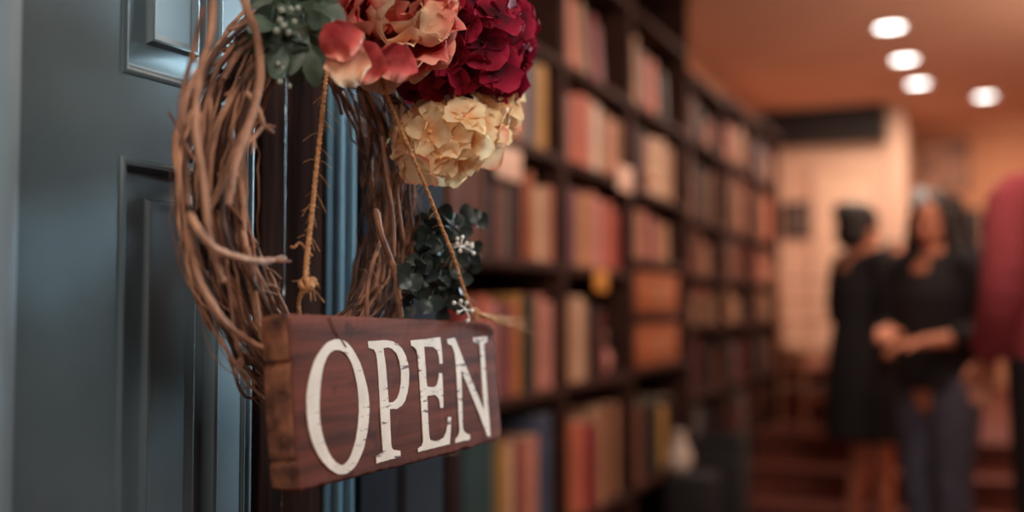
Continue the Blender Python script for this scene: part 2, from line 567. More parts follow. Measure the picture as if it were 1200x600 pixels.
def book(y0, y1, z, h, depth, col, lean, row, bay, pages=True, xf=None):
    th = max(y1 - y0, .012)
    xf = xf if xf is not None else XB - .012 - R.random() * .02
    b = NB()
    # plan outline of the cover: a rounded spine in front and two boards
    t = .0022
    n = 6
    out, inn = [(-depth, -th / 2)], [(-depth, -th / 2 + t)]
    for k in range(n + 1):
        a = -PI / 2 + PI * k / n
        out.append((-th * .22 + th * .22 * math.cos(a), th / 2 * math.sin(a)))
        inn.append((-th * .22 - t + th * .2 * math.cos(a), (th / 2 - t) * math.sin(a)))
    out.append((-depth, th / 2)); inn.append((-depth, th / 2 - t))
    lo_o = [b.verts.new((x, y, 0)) for x, y in out]; hi_o = [b.verts.new((x, y, h)) for x, y in out]
    lo_i = [b.verts.new((x, y, 0)) for x, y in inn]; hi_i = [b.verts.new((x, y, h)) for x, y in inn]
    m_ = len(out)
    for i in range(m_ - 1):
        b.faces.new((lo_o[i], lo_o[i + 1], hi_o[i + 1], hi_o[i]))
        b.faces.new((lo_i[i + 1], lo_i[i], hi_i[i], hi_i[i + 1]))
        b.faces.new((hi_o[i], hi_o[i + 1], hi_i[i + 1], hi_i[i]))
        b.faces.new((lo_o[i + 1], lo_o[i], lo_i[i], lo_i[i + 1]))
    for i in (0, m_ - 1):
        b.faces.new((lo_o[i], hi_o[i], hi_i[i], lo_i[i]) if i == 0 else (hi_o[i], lo_o[i], lo_i[i], hi_i[i]))
    o = link('book', b, BM[col], None, True)
    # leaning books pivot on a lower edge
    o.location = (xf, (y0 + y1) / 2, z + (abs(math.sin(lean)) * th / 2 if lean else 0))
    o.rotation_euler = (lean, 0, 0)
    if pages:
        link('page_block', bx((-depth + .004, -th / 2 + t, .003), (-th * .2, th / 2 - t, h - .004)), M_page, o, True)
    NBOOK[0] += 1
    BOOKLAB.setdefault((bay, row), []).append((o, col, h, lean))
    return o


# rows of the near bays: right edge of each spine in the photograph, colour, height share, lean
ROWS = {
    (0, 2): [(600, 'brown', .80), (612, 'pink', .86), (626, 'tan', .9), (638, 'blue', .93), (653, 'ochre', .94)],
    (0, 3): [(545, 'brown', .8), (553, 'darkred', .8), (562, 'brown', .84), (569, 'darkred', .82), (577, 'brown', .85), (585, 'black', .84), (592, 'darkred', .8), (600, 'brown', .83), (608, 'grey', .82), (616, 'black', .8), (623, 'darkred', .8),
             (626, None, 0), (635, 'orange', .86, .07), (643, 'cream', .72), (651, 'tan', .74), (659, 'salmon', .76)],
    (0, 4): [(560, 'red', .72), (574, 'mauve', .74), (586, 'coral', .78), (597, 'pink', .74), (607, 'mauve', .72), (615, 'orange', .74), (623, 'ochre', .80), (630, 'black', .75), (639, 'green', .78), (648, 'salmon', .80), (657, 'pink', .74)],
    (0, 5): [(556, 'black', .8), (574, 'teal', .84), (598, 'teal', .86), (606, 'ochre', .76), (614, 'cream', .74), (623, 'maroon', .72), (632, 'salmon', .74), (642, 'pink', .74), (658, 'blue', .88)],
    (1, 1): [(674, None, 0), (682, 'salmon', .72, .2), (690, 'coral', .70, .2), (697, 'tan', .70, .2), (705, 'black', .72, .2), (713, 'maroon', .68, .2), (720, 'mauve', .62, .2)],
    (1, 2): [(668, 'brown', .74), (676, 'grey', .76), (684, 'coral', .80), (696, 'coral', .84), (703, 'salmon', .84), (713, 'white', .82), (721, 'tan', .78), (730, 'salmon', .74), (738, 'tan', .76)],
    (1, 3): [(669, 'cream', .80), (676, 'blue', .84), (683, 'mauve', .82), (690, 'pink', .80), (698, 'ochre', .78), (707, 'salmon', .84), (716, 'pink', .80), (725, 'coral', .78), (733, 'red', .7)],
    (1, 4): [(675, 'tan', .72), (683, 'tan', .78), (691, 'cream', .80), (700, 'tan', .76), (708, 'black', .72), (717, 'darkred', .66)],
    (1, 5): [(672, 'black', .7), (684, 'orange', .76), (697, 'coral', .74), (707, 'maroon', .70), (717, 'tan', .80), (727, 'brown', .82), (737, 'tan', .80)],
    (2, 1): [(750, None, 0), (757, 'tan', .78, .12), (765, 'brown', .66, .12), (773, 'red', .70, .12), (782, 'coral', .68, .12), (791, 'black', .6, .12)],
    (2, 2): [(748, 'maroon', .78), (756, 'maroon', .82), (765, 'black', .8), (773, 'salmon', .76), (782, 'cream', .80), (791, 'cream', .82), (798, 'tan', .76)],
    (2, 3): [(751, 'pink', .66), (757, 'tan', .78), (762, None, 0), (769, 'salmon', .82, .1), (776, 'mauve', .76, .1), (784, 'salmon', .74, .1), (792, 'tan', .68, .1)],
    (2, 6): [(752, 'tan', .72), (759, 'brown', .70), (766, 'black', .72), (774, 'black', .7), (781, 'green', .72), (790, 'ochre', .62), (798, 'black', .7)],
}
for (bay, row), items in ROWS.items():
    sh = SH[bay]
    z = zr(sh[row])
    gap = (sh[row - 1] if row else TOPS[bay]) - sh[row] - .028
    first = {0: {2: 584, 3: 536, 4: 548, 5: 540}, 1: {}, 2: {}}[bay].get(row, {0: 530, 1: 666, 2: 744.5}[bay])
    p = first
    for it in items:
        y0, y1 = B(p), B(it[0])
        if it[1] is None:
            p = it[0]
            continue
        lean = it[3] if len(it) > 3 else 0
        hh = gap * it[2]
        if lean:
            hh *= .97
        book(y0 + .001, y1 - .001, z + .0005, hh, .15 + R.random() * .06, it[1], lean, row, bay)
        p = it[0]
# rows of the farther bookcases
far_cols = ['tan', 'brown', 'brown', 'darkred', 'tan', 'black', 'maroon', 'tan', 'brown', 'coral', 'black', 'grey', 'darkred', 'salmon', 'black']
for bay in (3, 4, 5):
    y0, y1 = BAYS[bay][1] + .03, BAYS[bay][2] - .03
    for row in range(6):
        z = zr(SH[bay][row])
        y = y0
        end = y1 - R.uniform(.0, .12)
        while True:
            th = R.uniform(.05, .085)
            if y + th > end: break
            c = R.choice(far_cols)
            if row >= 4: c = R.choice(['black', 'black', 'brown', 'darkred', 'black', 'grey'])
            g_ = (TOPS[bay] if row == 0 else SH[bay][row - 1]) - SH[bay][row] - .035
            book(y, y + th - .002, z + .0005, g_ * R.uniform(.55, .93), R.uniform(.14, .2), c, 0, row, bay, pages=False)
            y += th
ROWN = {0: 'top', 1: 'second', 2: 'third', 3: 'fourth', 4: 'fifth', 5: 'sixth', 6: 'lowest'}
SHORT = ['nearest', 'second', 'third', 'fourth', 'fifth', 'farthest']
COLN = dict(darkred='dark red', coral='coral', cream='cream', white='white', black='black')
for (bay, row), lst in BOOKLAB.items():
    for k, (o, col, h, lean) in enumerate(reversed(lst)):
        tag(o, '%s%s book, %s from the right on the %s shelf of the %s bookcase' % ('leaning ' if lean else '', COLN.get(col, col), ORD[k] if k else 'first', ROWN[row], SHORT[bay]),
            'book', 'books on the %s shelf of the %s bookcase' % (ROWN[row], SHORT[bay]))

# two orange boxes, shelf cards and small things standing on the shelves
for k, (row, lab) in enumerate(((4, 'orange brown storage box on the upper of two low shelves in the third bookcase'), (5, 'orange brown storage box on the lower of two low shelves in the third bookcase'))):
    y0, y1 = B(750), B(797)
    z = zr(SH[2][row])
    t = thing('storage_box', (XB - .1, (y0 + y1) / 2, z), lab, 'box', 'orange boxes in the third bookcase')
    hh = .165 if row == 4 else .165
    link('box_body', bx((XB - .2, y0, z + .0005), (XB - .01, y1, z + hh - .03), .006), BM['orange'], t)
    link('lid', bx((XB - .204, y0 - .004, z + hh - .03), (XB - .006, y1 + .004, z + hh), .006), BM['orange'], t)
    lb = NB(); box(lb, (XB - .0100, (y0 + y1) / 2 - .05, z + .04), (XB - .0085, (y0 + y1) / 2 + .05, z + .10), .0005)
    link('label_plate', lb, BM['tan'], t)


def card(px0, px1, py0, py1, m, label):
    a, c = atX(px0, py0, XB + .004), atX(px1, py1, XB + .004)
    b_ = NB(); box(b_, (XB + .001, a.y, c.z), (XB + .005, c.y, a.z), .001)
    single('shelf_card', b_, m, label, 'card', 'cards hung on the shelf edges')


M_card = mat('pale_pink_card', srgb(246, 206, 184), srgb(240, 196, 174), rough=.7)
M_cardy = mat('yellow_card', srgb(222, 150, 66), srgb(214, 140, 58), rough=.7)
card(581, 611, 168, 214, M_card, 'large pale pink card under the cream flower, on the nearest bookcase')
card(724, 741, 192, 227, M_card, 'small pale card at the right end of the second bookcase shelf')
card(697, 712, 316, 342, M_cardy, 'yellow card hanging below the fourth shelf of the second bookcase')
b = NB(); ell(b, atX(764, 208, XB + .012), (.012, .03, .03)); single('shelf_badge', b, mat('pale_orange_enamel', srgb(246, 190, 150), rough=.2), 'round pale orange badge on the shelf edge of the third bookcase', 'badge')
# small pink ornament on the fifth shelf of the second bookcase
c = Vector((XB - .09, B(726), 0))
zb = zr(SH[1][4])
t = thing('pig_ornament', (c.x, c.y, zb), 'small pink and white ornament at the right end of the second bookcase', 'ornament')
b = NB(); lathe(b, (c.x, c.y, zb + .0005), [(.03, 0), (.05, .012), (.06, .045), (.05, .085), (.026, .105), (.022, .118)]); link('body', b, BM['pink'], t)
b = NB(); lathe(b, (c.x, c.y, zb + .1165), [(.024, 0), (.034, .012), (.036, .03), (.028, .048), (.008, .056)]); link('head', b, BM['white'], t)
t.name = 'ornament'
# pale lamp-like vase low in the third bay
c = atX(799, 535, XB + .06)
b = NB(); box(b, (-1.185, c.y - .11, 0), (-.99, c.y + .11, .46), .006)
single('plinth_box', b, M_black, 'black plinth box in front of the third bookcase, under the pale vase', 'box')
b = NB(); lathe(b, (c.x - .01, c.y, .4605), [(.035, 0), (.05, .02), (.055, .07), (.03, .12), (.022, .15), (.03, .17)])
single('vase', b, BM['white'], 'small pale vase standing on the black plinth box', 'vase')
# black crate before the steps
c = atDepth(843, 516, 4.75)
t = thing('crate', (c.x, c.y, 0), 'black crate standing on the floor at the left end of the steps', 'crate')
x0, x1, y0, y1, zt = c.x - .12, c.x + .11, c.y - .13, c.y + .13, c.z
b = NB()
for lo, hi in (((x0, y0, .0), (x1, y0 + .012, zt)), ((x0, y1 - .012, 0), (x1, y1, zt)), ((x0, y0 + .012, 0), (x0 + .012, y1 - .012, zt)), ((x1 - .012, y0 + .012, 0), (x1, y1 - .012, zt)), ((x0 + .012, y0 + .012, 0), (x1 - .012, y1 - .012, .015))):
    box(b, lo, hi, .002)
link('body', b, M_black, t)
b = NB()
for lo, hi in (((x0 - .006, y0 - .006, zt), (x1 + .006, y0 + .016, zt + .02)), ((x0 - .006, y1 - .016, zt), (x1 + .006, y1 + .006, zt + .02)), ((x0 - .006, y0 + .016, zt), (x0 + .016, y1 - .016, zt + .02)), ((x1 - .016, y0 + .016, zt), (x1 + .006, y1 - .016, zt + .02))):
    box(b, lo, hi, .003)
link('rim', b, M_black, t)

# low display bench on the raised floor
M_bench = mat('red_brown_bench_wood', srgb(134, 70, 56), srgb(104, 54, 44), rough=.45, scale=4, stretch=(8, .6, 4))
t = thing('display_bench', (-.88, 7.6, .45), 'long low red brown bench beside the farther bookcases, on the raised floor', 'bench')
link('top_board', bx((-1.15, 6.72, .74), (-.62, 8.7, .78), .006), M_bench, t)
link('front_panel', bx((-1.12, 6.76, .48), (-.65, 6.79, .74), .003), M_bench, t)
link('side_panel', bx((-.68, 6.79, .48), (-.65, 8.66, .74), .003), M_bench, t)
for x in (-1.10, -.72):
    for y in (6.80, 8.60):
        link('foot', bx((x, y, .4502), (x + .05, y + .05, .48)), M_bench, t)
# things on the bench
c = Vector((-1.03, 6.9, .7805))
t = thing('basket', c, 'pale round basket on the near left end of the low bench', 'basket')
b = NB(); lathe(b, c, [(.055, 0), (.085, .03), (.098, .08), (.092, .125), (.082, .13), (.086, .08), (.07, .03), (.045, .015)]); link('body', b, BM['tan'], t)
b = NB(); tube(b, [c + Vector((.09 * math.cos(a), 0, .12 + .09 * math.sin(a))) for a in [PI * k / 12 for k in range(13)]], .006, 6); link('handle', b, BM['tan'], t)
for k, (x, y, cols) in enumerate(((-.78, 7.05, ('tan', 'orange', 'cream')), (-.80, 7.6, ('salmon', 'tan')), (-.9, 8.15, ('cream', 'tan', 'brown', 'orange')))):
    z = .7805
    for j, cc in enumerate(cols):
        b = NB()
        w2, d2, h2 = .085 + R.random() * .02, .12, .028 + R.random() * .012
        M_ = Matrix.Translation((x, y, z)) @ Matrix.Rotation(R.uniform(-.2, .2), 4, 'Z')
        o = link('book', bx((-w2, -d2, 0), (w2, d2, .003)), BM[cc], None, True)
        bb = NB(); box(bb, (-w2, -d2, 0), (w2, d2, .003), .0008); box(bb, (-w2, -d2, h2 - .003), (w2, d2, h2), .0008); box(bb, (-w2, -d2, .003), (-w2 + .003, d2, h2 - .003))
        bb.to_mesh(o.data); bb.free()
        o.matrix_world = M_
        link('page_block', bx((-w2 + .003, -d2 + .004, .003), (w2 - .004, d2 - .004, h2 - .003)), M_page, o, True)
        tag(o, '%s book lying %s in the %s pile on the low bench' % (cc, ('at the bottom', 'second', 'third', 'on top')[j], ('nearest', 'middle', 'farthest')[k]), 'book', 'piles of books on the bench')
        z += h2 + .0005

# wooden chair on the raised floor
M_chair = mat('pale_worn_chair_wood', srgb(176, 124, 92), srgb(140, 96, 72), rough=.5, scale=6, stretch=(4, 4, .6))
c = atDepth(966, 475, 6.12); c.z = .4502
t = thing('wooden_chair', c, 'pale wooden chair on the raised floor, behind the woman in black', 'chair', rz=.5)
def L(lo, hi, bev=.006): return bx(lo, hi, bev)
link('seat', L((-.21, -.21, .43), (.21, .21, .46)), M_chair, t, True)
for x in (-.185, .185):
    b = NB(); tube(b, [(x, -.18, 0.0005), (x, -.18, .432)], lambda q: .015 + .007 * q, 8); link('leg', b, M_chair, t, True)
    b = NB(); tube(b, [(x, .21, 0.0005), (x, .185, .43), (x, .20, .7), (x, .25, .92)], lambda q: .02 - .004 * abs(q - .5), 8); link('leg', b, M_chair, t, True)
for z in (.62, .74, .86):
    yy = .19 + (z - .5) * .12
    b = NB(); tube(b, [(-.185, yy, z), (0, yy + .02, z), (.185, yy, z)], .012, 6); link('back_rail', b, M_chair, t, True)
for z, y in ((.2, -.18), (.22, .2)):
    b = NB(); tube(b, [(-.185, y, z), (.185, y, z)], .009, 6); link('stretcher', b, M_chair, t, True)

# framed pictures on the far walls
def picture(px0, px1, py0, py1, Y, frame, sheet, label):
    def on(px, py):
        d = ray(px, py); return d * (Y / d.y) + Vector((0, 0, CAMZ))
    a, c_ = on(px0, py0), on(px1, py1)
    ft = .03
    t_ = thing('framed_picture', ((a.x + c_.x) / 2, Y - .015, c_.z), label, 'picture', 'framed pictures on the far walls')
    b_ = NB()
    box(b_, (a.x, Y - .03, c_.z), (a.x + ft, Y - .001, a.z), .003); box(b_, (c_.x - ft, Y - .03, c_.z), (c_.x, Y - .001, a.z), .003)
    box(b_, (a.x + ft, Y - .03, c_.z), (c_.x - ft, Y - .001, c_.z + ft), .003); box(b_, (a.x + ft, Y - .03, a.z - ft), (c_.x - ft, Y - .001, a.z), .003)
    link('frame', b_, frame, t_)
    link('print', bx((a.x + ft, Y - .012, c_.z + ft), (c_.x - ft, Y - .002, a.z - ft)), sheet, t_)


M_print = mat('grey_print', srgb(120, 100, 92), srgb(58, 52, 54), rough=.5, scale=9, stretch=(2, 1, 3), ramp=(.4, .6))
M_print2 = mat('brown_print', srgb(196, 142, 112), srgb(120, 88, 76), rough=.5, scale=7, ramp=(.4, .6))
M_print3 = mat('dark_green_print', srgb(62, 58, 48), srgb(40, 40, 36), rough=.5, scale=6)
picture(917, 957, 238, 279, 9.0, M_black, M_print, 'dark framed grey print on the cream wall, left of the woman in black')
picture(1076, 1136, 166, 224, 10.3, mat('brown_frame', srgb(128, 90, 74), rough=.5), M_print2, 'brown framed picture high on the far wall, below the right ceiling lamp')
picture(1112, 1150, 246, 278, 10.3, M_black, M_print3, 'small dark green picture on the far wall, right of the dark haired woman')

# ------------------------------------------------------------------ recessed ceiling lamps
M_lampglow = emit('lamp_glow', (1, .97, .93), 9.0)
M_lamptrim = mat('white_lamp_trim', srgb(226, 216, 206), rough=.4)
def lamp(x, y, label, power=18, r=.074):
    t_ = thing('ceiling_lamp', (x, y, 2.75), label, 'lamp', 'recessed ceiling lamps')
    b_ = NB()
    n = 28
    prof = [(r, -.004), (r + .012, -.012), (r + .026, -.008), (r + .028, -.0005), (r, -.0005)]
    rings = [[b_.verts.new((x + q * math.cos(2 * PI * k / n), y + q * math.sin(2 * PI * k / n), 2.75 + z)) for k in range(n)] for q, z in prof]
    for i in range(len(rings)):
        for k in range(n):
            A, Bq = rings[i], rings[(i + 1) % len(rings)]
            b_.faces.new((A[k], A[(k + 1) % n], Bq[(k + 1) % n], Bq[k]))
    link('trim_ring', b_, M_lamptrim, t_)
    b_ = NB(); lathe(b_, (x, y, 2.7445), [(r - .012, 0), (r - .001, .003), (r - .001, .005)], 28); link('diffuser', b_, M_lampglow, t_)
    l = bpy.data.lights.new('lamp_light', 'AREA'); l.shape = 'DISK'; l.size = 2 * r; l.energy = power; l.color = (1.0, .79, .63)
    o = bpy.data.objects.new('lamp_light', l); COL.objects.link(o); o.parent = t_; o.location = (0, 0, -.016)


spots = [(1043, 32, 'ceiling lamp nearest the camera, topmost of the row of three'), (1060, 70, 'middle ceiling lamp of the row of three'), (1076, 98, 'lowest seen ceiling lamp of the row of three'), (1154, 113, 'single ceiling lamp to the right of the row of three')]
for px, py, lab in spots:
    d = ray(px, py); p = d * ((2.745 - CAMZ) / d.z)
    lamp(p.x, p.y, lab)
for k, (x, y, pw) in enumerate(((.05, 2.5, 14), (.05, 3.5, 14), (.0, 4.6, 13))):
    l = bpy.data.lights.new('ceiling_lamp_light', 'AREA'); l.shape = 'DISK'; l.size = .14; l.energy = pw; l.color = (1.0, .79, .63)
    o = bpy.data.objects.new('ceiling_lamp_light', l); COL.objects.link(o); o.location = (x, y, 2.735)
for (x, y, z, pw) in ((-1.0, 8.2, 2.40, 1.5), (.4, 9.6, 2.4, 3.5)):
    l = bpy.data.lights.new('wall_wash_light', 'AREA'); l.size = .3; l.energy = pw; l.color = (1.0, .76, .56)
    o = bpy.data.objects.new('wall_wash_light', l); COL.objects.link(o); o.location = (x, y, z); o.rotation_euler = (math.radians(50), 0, 0)

# ================================================================== people
def person(loc, rz, label, H, J, skin=M_skin):
    """J: joints in local metres (facing +Y, x = the person's right is +x). One fused body with a face, ears and fingers."""
    t_ = thing('person', loc, label, 'person', rz=rz)
    s = H / 1.68
    b_ = NB()
    V = lambda p: Vector(p) * s
    T = lambda pts, rs, n=12: tube(b_, catmull([V(p) for p in pts], 4), [r * s for r in interp(rs, (len(pts) - 1) * 4 + 1)], n, True)
    T([(0, 0, .84), (0, .0, .95), (0, .01, 1.10), (0, .01, 1.25), (0, 0, 1.36), (0, 0, 1.44)], [.125, .14, .115, .125, .12, .06])
    for sx in (-1, 1):
        T([(sx * .075, 0, 1.36), (sx * .15, -.005, 1.375)], [.075, .05])
        k = 'r' if sx > 0 else 'l'
        hip, knee, ank = (sx * .085, 0, .88), J['knee_' + k], J['ank_' + k]
        T([hip, tuple((a + c) / 2 for a, c in zip(hip, knee)), knee, tuple((a + c) / 2 for a, c in zip(knee, ank)), ank], [.085, .075, .054, .05, .036])
        a = Vector(ank)
        T([a + Vector((0, -.03, -.035)), a + Vector((sx * .01, .06, -.045)), a + Vector((sx * .02, .15, -.058))], [.036, .034, .022])
        sh, el, wr = (sx * .165, 0, 1.37), J['el_' + k], J['wr_' + k]
        T([sh, tuple((p + q) / 2 for p, q in zip(sh, el)), el, tuple((p + q) / 2 for p, q in zip(el, wr)), wr], [.05, .043, .037, .034, .025])
        # hand: palm, four unequal bent fingers and a thumb from the palm's side
        d = (Vector(wr) - Vector(el)).normalized()
        up = Vector(J.get('palm_' + k, (0, 0, 1)))
        side = d.cross(up).normalized(); nrm = side.cross(d).normalized()
        w0 = Vector(wr)
        for q in (-.028, -.01, .01, .028):
            T([w0 + d * .0 + side * q * .5, w0 + d * .085 + side * q], [.016, .014], 8)
        for q, ln in ((-.031, .060), (-.010, .074), (.011, .080), (.031, .070)):
            f0 = w0 + d * .085 + side * q
            T([f0, f0 + d * ln * .45 - nrm * .006, f0 + d * ln * .8 - nrm * .025, f0 + d * ln * .92 - nrm * .045], [.0105, .0098, .009, .008], 8)
        T([w0 + d * .025 - side * .024, w0 + d * .05 - side * .052 - nrm * .008, w0 + d * .085 - side * .062 - nrm * .02], [.014, .011, .009], 8)
    # neck and head
    hc = Vector(J['head']); yaw_h = J.get('head_yaw', 0); pit = J.get('head_pitch', 0)
    HM = Matrix.Rotation(yaw_h, 3, 'Z') @ Matrix.Rotation(pit, 3, 'X')
    T([(0, 0, 1.38), tuple(hc + HM @ Vector((0, -.015, -.07)))], [.055, .05])
    hp = lambda p: (hc + HM @ Vector(p)) * s
    ell(b_, hp((0, -.012, .03)), tuple(k_ * s for k_ in (.075, .093, .088)), HM)
    ell(b_, hp((0, .02, -.035)), tuple(k_ * s for k_ in (.058, .068, .078)), HM)
    ell(b_, hp((0, .05, -.092)), .024 * s)                                   # chin
    tube(b_, [hp((0, .078, .012)), hp((0, .098, -.03))], [.008 * s, .014 * s], 8, True)   # nose
    for sx in (-1, 1):
        ell(b_, hp((sx * .077, -.005, -.012)), tuple(k_ * s for k_ in (.011, .02, .031)), HM)
        ell(b_, hp((sx * .03, .076, .024)), tuple(k_ * s for k_ in (.022, .011, .009)), HM)
        ell(b_, hp((sx * .038, .052, -.035)), .026 * s)
    body = link('body', remesh(b_, .0068, 2), skin, t_, True)
    for sx in (-1, 1):
        e = NB(); ell(e, hp((sx * .031, .0835, .004)), tuple(k_ * s for k_ in (.013, .007, .007)), HM); link('eye', e, M_eye, t_, True)
    e = NB(); ell(e, hp((0, .086, -.064)), tuple(k_ * s for k_ in (.023, .009, .0085)), HM); link('mouth', e, M_lip, t_, True)
    return t_, s, hp, HM


def interp(rs, n):
    out = []
    for i in range(n):
        x = i / (n - 1) * (len(rs) - 1)
        k = min(int(x), len(rs) - 2)
        out.append(rs[k] + (rs[k + 1] - rs[k]) * (x - k))
    return out


def garment(name, t_, s, chains, m, voxel=.012, rings=None, smooth=3):
    b_ = NB()
    for pts, rs in chains:
        tube(b_, catmull([Vector(p) * s for p in pts], 4), [r * s for r in interp(rs, (len(pts) - 1) * 4 + 1)], 14, True)
    for lst in rings or []:                                    # lofted elliptical rings: (centre, rx, ry)
        rr = []
        for c_, rx, ry in lst:
            rr.append([b_.verts.new(((c_[0] + rx * math.cos(2 * PI * k / 24)) * s, (c_[1] + ry * math.sin(2 * PI * k / 24)) * s, c_[2] * s)) for k in range(24)])
        for i in range(len(rr) - 1):
            for k in range(24):
                b_.faces.new((rr[i][k], rr[i][(k + 1) % 24], rr[i + 1][(k + 1) % 24], rr[i + 1][k]))
        b_.faces.new(rr[0][::-1]); b_.faces.new(rr[-1])
    return link(name, remesh(b_, voxel, smooth), m, t_, True)


def shoes(t_, s, J, m):
    for k, sx in (('l', -1), ('r', 1)):
        a = Vector(J['ank_' + k])
        garment('shoe', t_, s, [([a + Vector((0, -.04, -.032)), a + Vector((sx * .01, .06, -.04)), a + Vector((sx * .02, .16, -.052))], [.046, .042, .03])], m, .009)


def face_toward(dx, dy): return math.atan2(-dx, dy)


# 1: woman in a black dress, hair in a bun, turned to the right and away
p1 = atDepth(1016, 560, 5.1); p1.z = 0
J1 = dict(knee_l=(-.09, .03, .47), ank_l=(-.10, -.02, .085), knee_r=(.09, .03, .47), ank_r=(.10, .03, .085),
          el_l=(-.25, .02, 1.10), wr_l=(-.14, .22, 1.10), el_r=(.25, -.02, 1.10), wr_r=(.17, .21, 1.08), head=(0, -.012, 1.545), head_yaw=.1, head_pitch=-.12)
t1, s, hp, HM = person(p1, face_toward(.80, .60), 'woman in a black knee length dress with dark hair in a bun, seen from behind', 1.66, J1)
e = NB(); ell(e, hp((0, -.03, .04)), tuple(k * s for k in (.102, .108, .096)), HM); ell(e, hp((0, -.055, -.03)), tuple(k * s for k in (.094, .072, .08)), HM)
ell(e, hp((0, -.11, .07)), .052 * s); link('hair', remesh(e, .008, 2), M_hair, t1, True)
garment('dress', t1, s, [([(-.09, 0, 1.37), (-.19, 0, 1.36), (-.25, .01, 1.12), (-.2, .12, 1.10)], [.08, .066, .06, .05]), ([(.09, 0, 1.37), (.19, 0, 1.36), (.25, -.01, 1.12), (.21, .12, 1.09)], [.08, .066, .06, .05])], M_cloth,
        rings=[[((0, 0, .53), .215, .19), ((0, 0, .75), .215, .18), ((0, 0, .95), .19, .165), ((0, .005, 1.1), .165, .15), ((0, .01, 1.25), .175, .15), ((0, 0, 1.37), .165, .11), ((0, 0, 1.42), .08, .075)]])
shoes(t1, s, J1, M_black)
# 2: woman with long dark hair, dark jacket and blue jeans, facing the first
p3 = atDepth(1104, 560, 4.3); p3.z = 0
J3 = dict(knee_l=(-.10, .05, .48), ank_l=(-.13, .04, .085), knee_r=(.09, .03, .48), ank_r=(.11, -.04, .085),
          el_l=(-.26, .0, 1.09), wr_l=(-.10, .21, 1.06), el_r=(.26, .0, 1.09), wr_r=(.08, .22, 1.10), head=(0, .02, 1.56), head_yaw=.15, head_pitch=-.2)
t3, s, hp, HM = person(p3, face_toward(-.62, -.78), 'woman with long dark hair, dark top and blue grey jeans, forearms held in front', 1.615, J3)
e = NB()
ell(e, hp((0, -.03, .05)), tuple(k * s for k in (.09, .092, .085)), HM)
for q in (-1, 1):
    tube(e, catmull([hp((q * .06, .03, .075)), hp((q * .088, .02, -.02)), hp((q * .10, .03, -.14)), hp((q * .115, .045, -.30)), hp((q * .11, .05, -.42))], 4), interp([.02 * s, .034 * s, .042 * s, .045 * s, .02 * s], 17), 10, True)
for q in (-.06, 0, .06):
    tube(e, catmull([hp((q, -.07, .06)), hp((q * 1.2, -.10, -.08)), hp((q * 1.5, -.11, -.25)), hp((q * 1.5, -.12, -.38))], 4), interp([.04 * s, .05 * s, .05 * s, .025 * s], 13), 10, True)
link('hair', remesh(e, .008, 2), M_hair, t3, True)
garment('jacket', t3, s, [([(-.09, 0, 1.37), (-.19, 0, 1.36), (-.265, 0, 1.11), (-.19, .10, 1.085)], [.08, .068, .058, .05]), ([(.09, 0, 1.37), (.19, 0, 1.36), (.265, 0, 1.11), (.19, .10, 1.10)], [.08, .068, .058, .05])], M_cloth,
        rings=[[((0, 0, .86), .185, .155), ((0, .0, 1.0), .175, .15), ((0, .01, 1.12), .16, .145), ((0, .01, 1.25), .175, .15), ((0, 0, 1.37), .165, .11), ((0, 0, 1.42), .08, .075)]])
garment('jeans', t3, s, [([(-.08, 0, .9), (-.095, .03, .7), (-.10, .05, .48), (-.12, .04, .28), (-.13, .04, .115)], [.115, .1, .074, .066, .058]), ([(.08, 0, .9), (.09, .02, .7), (.09, .03, .48), (.10, 0, .28), (.11, -.04, .115)], [.115, .1, .074, .066, .058])], M_jean)
shoes(t3, s, J3, M_black)
e = NB(); ell(e, hp((.012, .066, .115)), tuple(k * s for k in (.036, .016, .046)), HM @ Matrix.Rotation(.5, 3, 'X')); c_ = link('highlight_oval', e, mat('pale_highlight', srgb(190, 200, 204), rough=.35, spec=.6), t3, True); c_['label'] = 'pale oval standing in for a blurred highlight on the hair'  # added pale oval in place of a blurred specular highlight
# 3: child behind, on the raised floor
p2 = atDepth(1050, 420, 6.45); p2.z = .4502
J2 = dict(knee_l=(-.09, .02, .48), ank_l=(-.10, 0, .085), knee_r=(.09, .02, .48), ank_r=(.10, 0, .085), el_l=(-.23, -.02, 1.10), wr_l=(-.24, .06, .87), el_r=(.23, -.02, 1.10), wr_r=(.24, .06, .87), head=(0, .02, 1.56))
t2, s, hp, HM = person(p2, face_toward(.6, -.8), 'small dark haired person in a reddish top, behind and between the two women', 1.10, J2)
e = NB(); ell(e, hp((0, -.03, .05)), tuple(k * s for k in (.092, .094, .09)), HM); ell(e, hp((0, -.06, -.04)), tuple(k * s for k in (.085, .06, .09)), HM); link('hair', remesh(e, .008, 2), M_hair, t2, True)
garment('top', t2, s, [([(-.09, 0, 1.37), (-.18, 0, 1.36), (-.235, -.02, 1.10), (-.24, .04, .92)], [.08, .066, .055, .045]), ([(.09, 0, 1.37), (.18, 0, 1.36), (.235, -.02, 1.10), (.24, .04, .92)], [.08, .066, .055, .045])], BM['brown'],
        rings=[[((0, 0, .84), .175, .15), ((0, .01, 1.1), .155, .14), ((0, .01, 1.25), .165, .145), ((0, 0, 1.37), .16, .11), ((0, 0, 1.42), .08, .075)]])
garment('trousers', t2, s, [([(-.08, 0, .9), (-.09, .02, .48), (-.10, 0, .12)], [.11, .075, .06]), ([(.08, 0, .9), (.09, .02, .48), (.10, 0, .12)], [.11, .075, .06])], M_navy)
shoes(t2, s, J2, M_black)
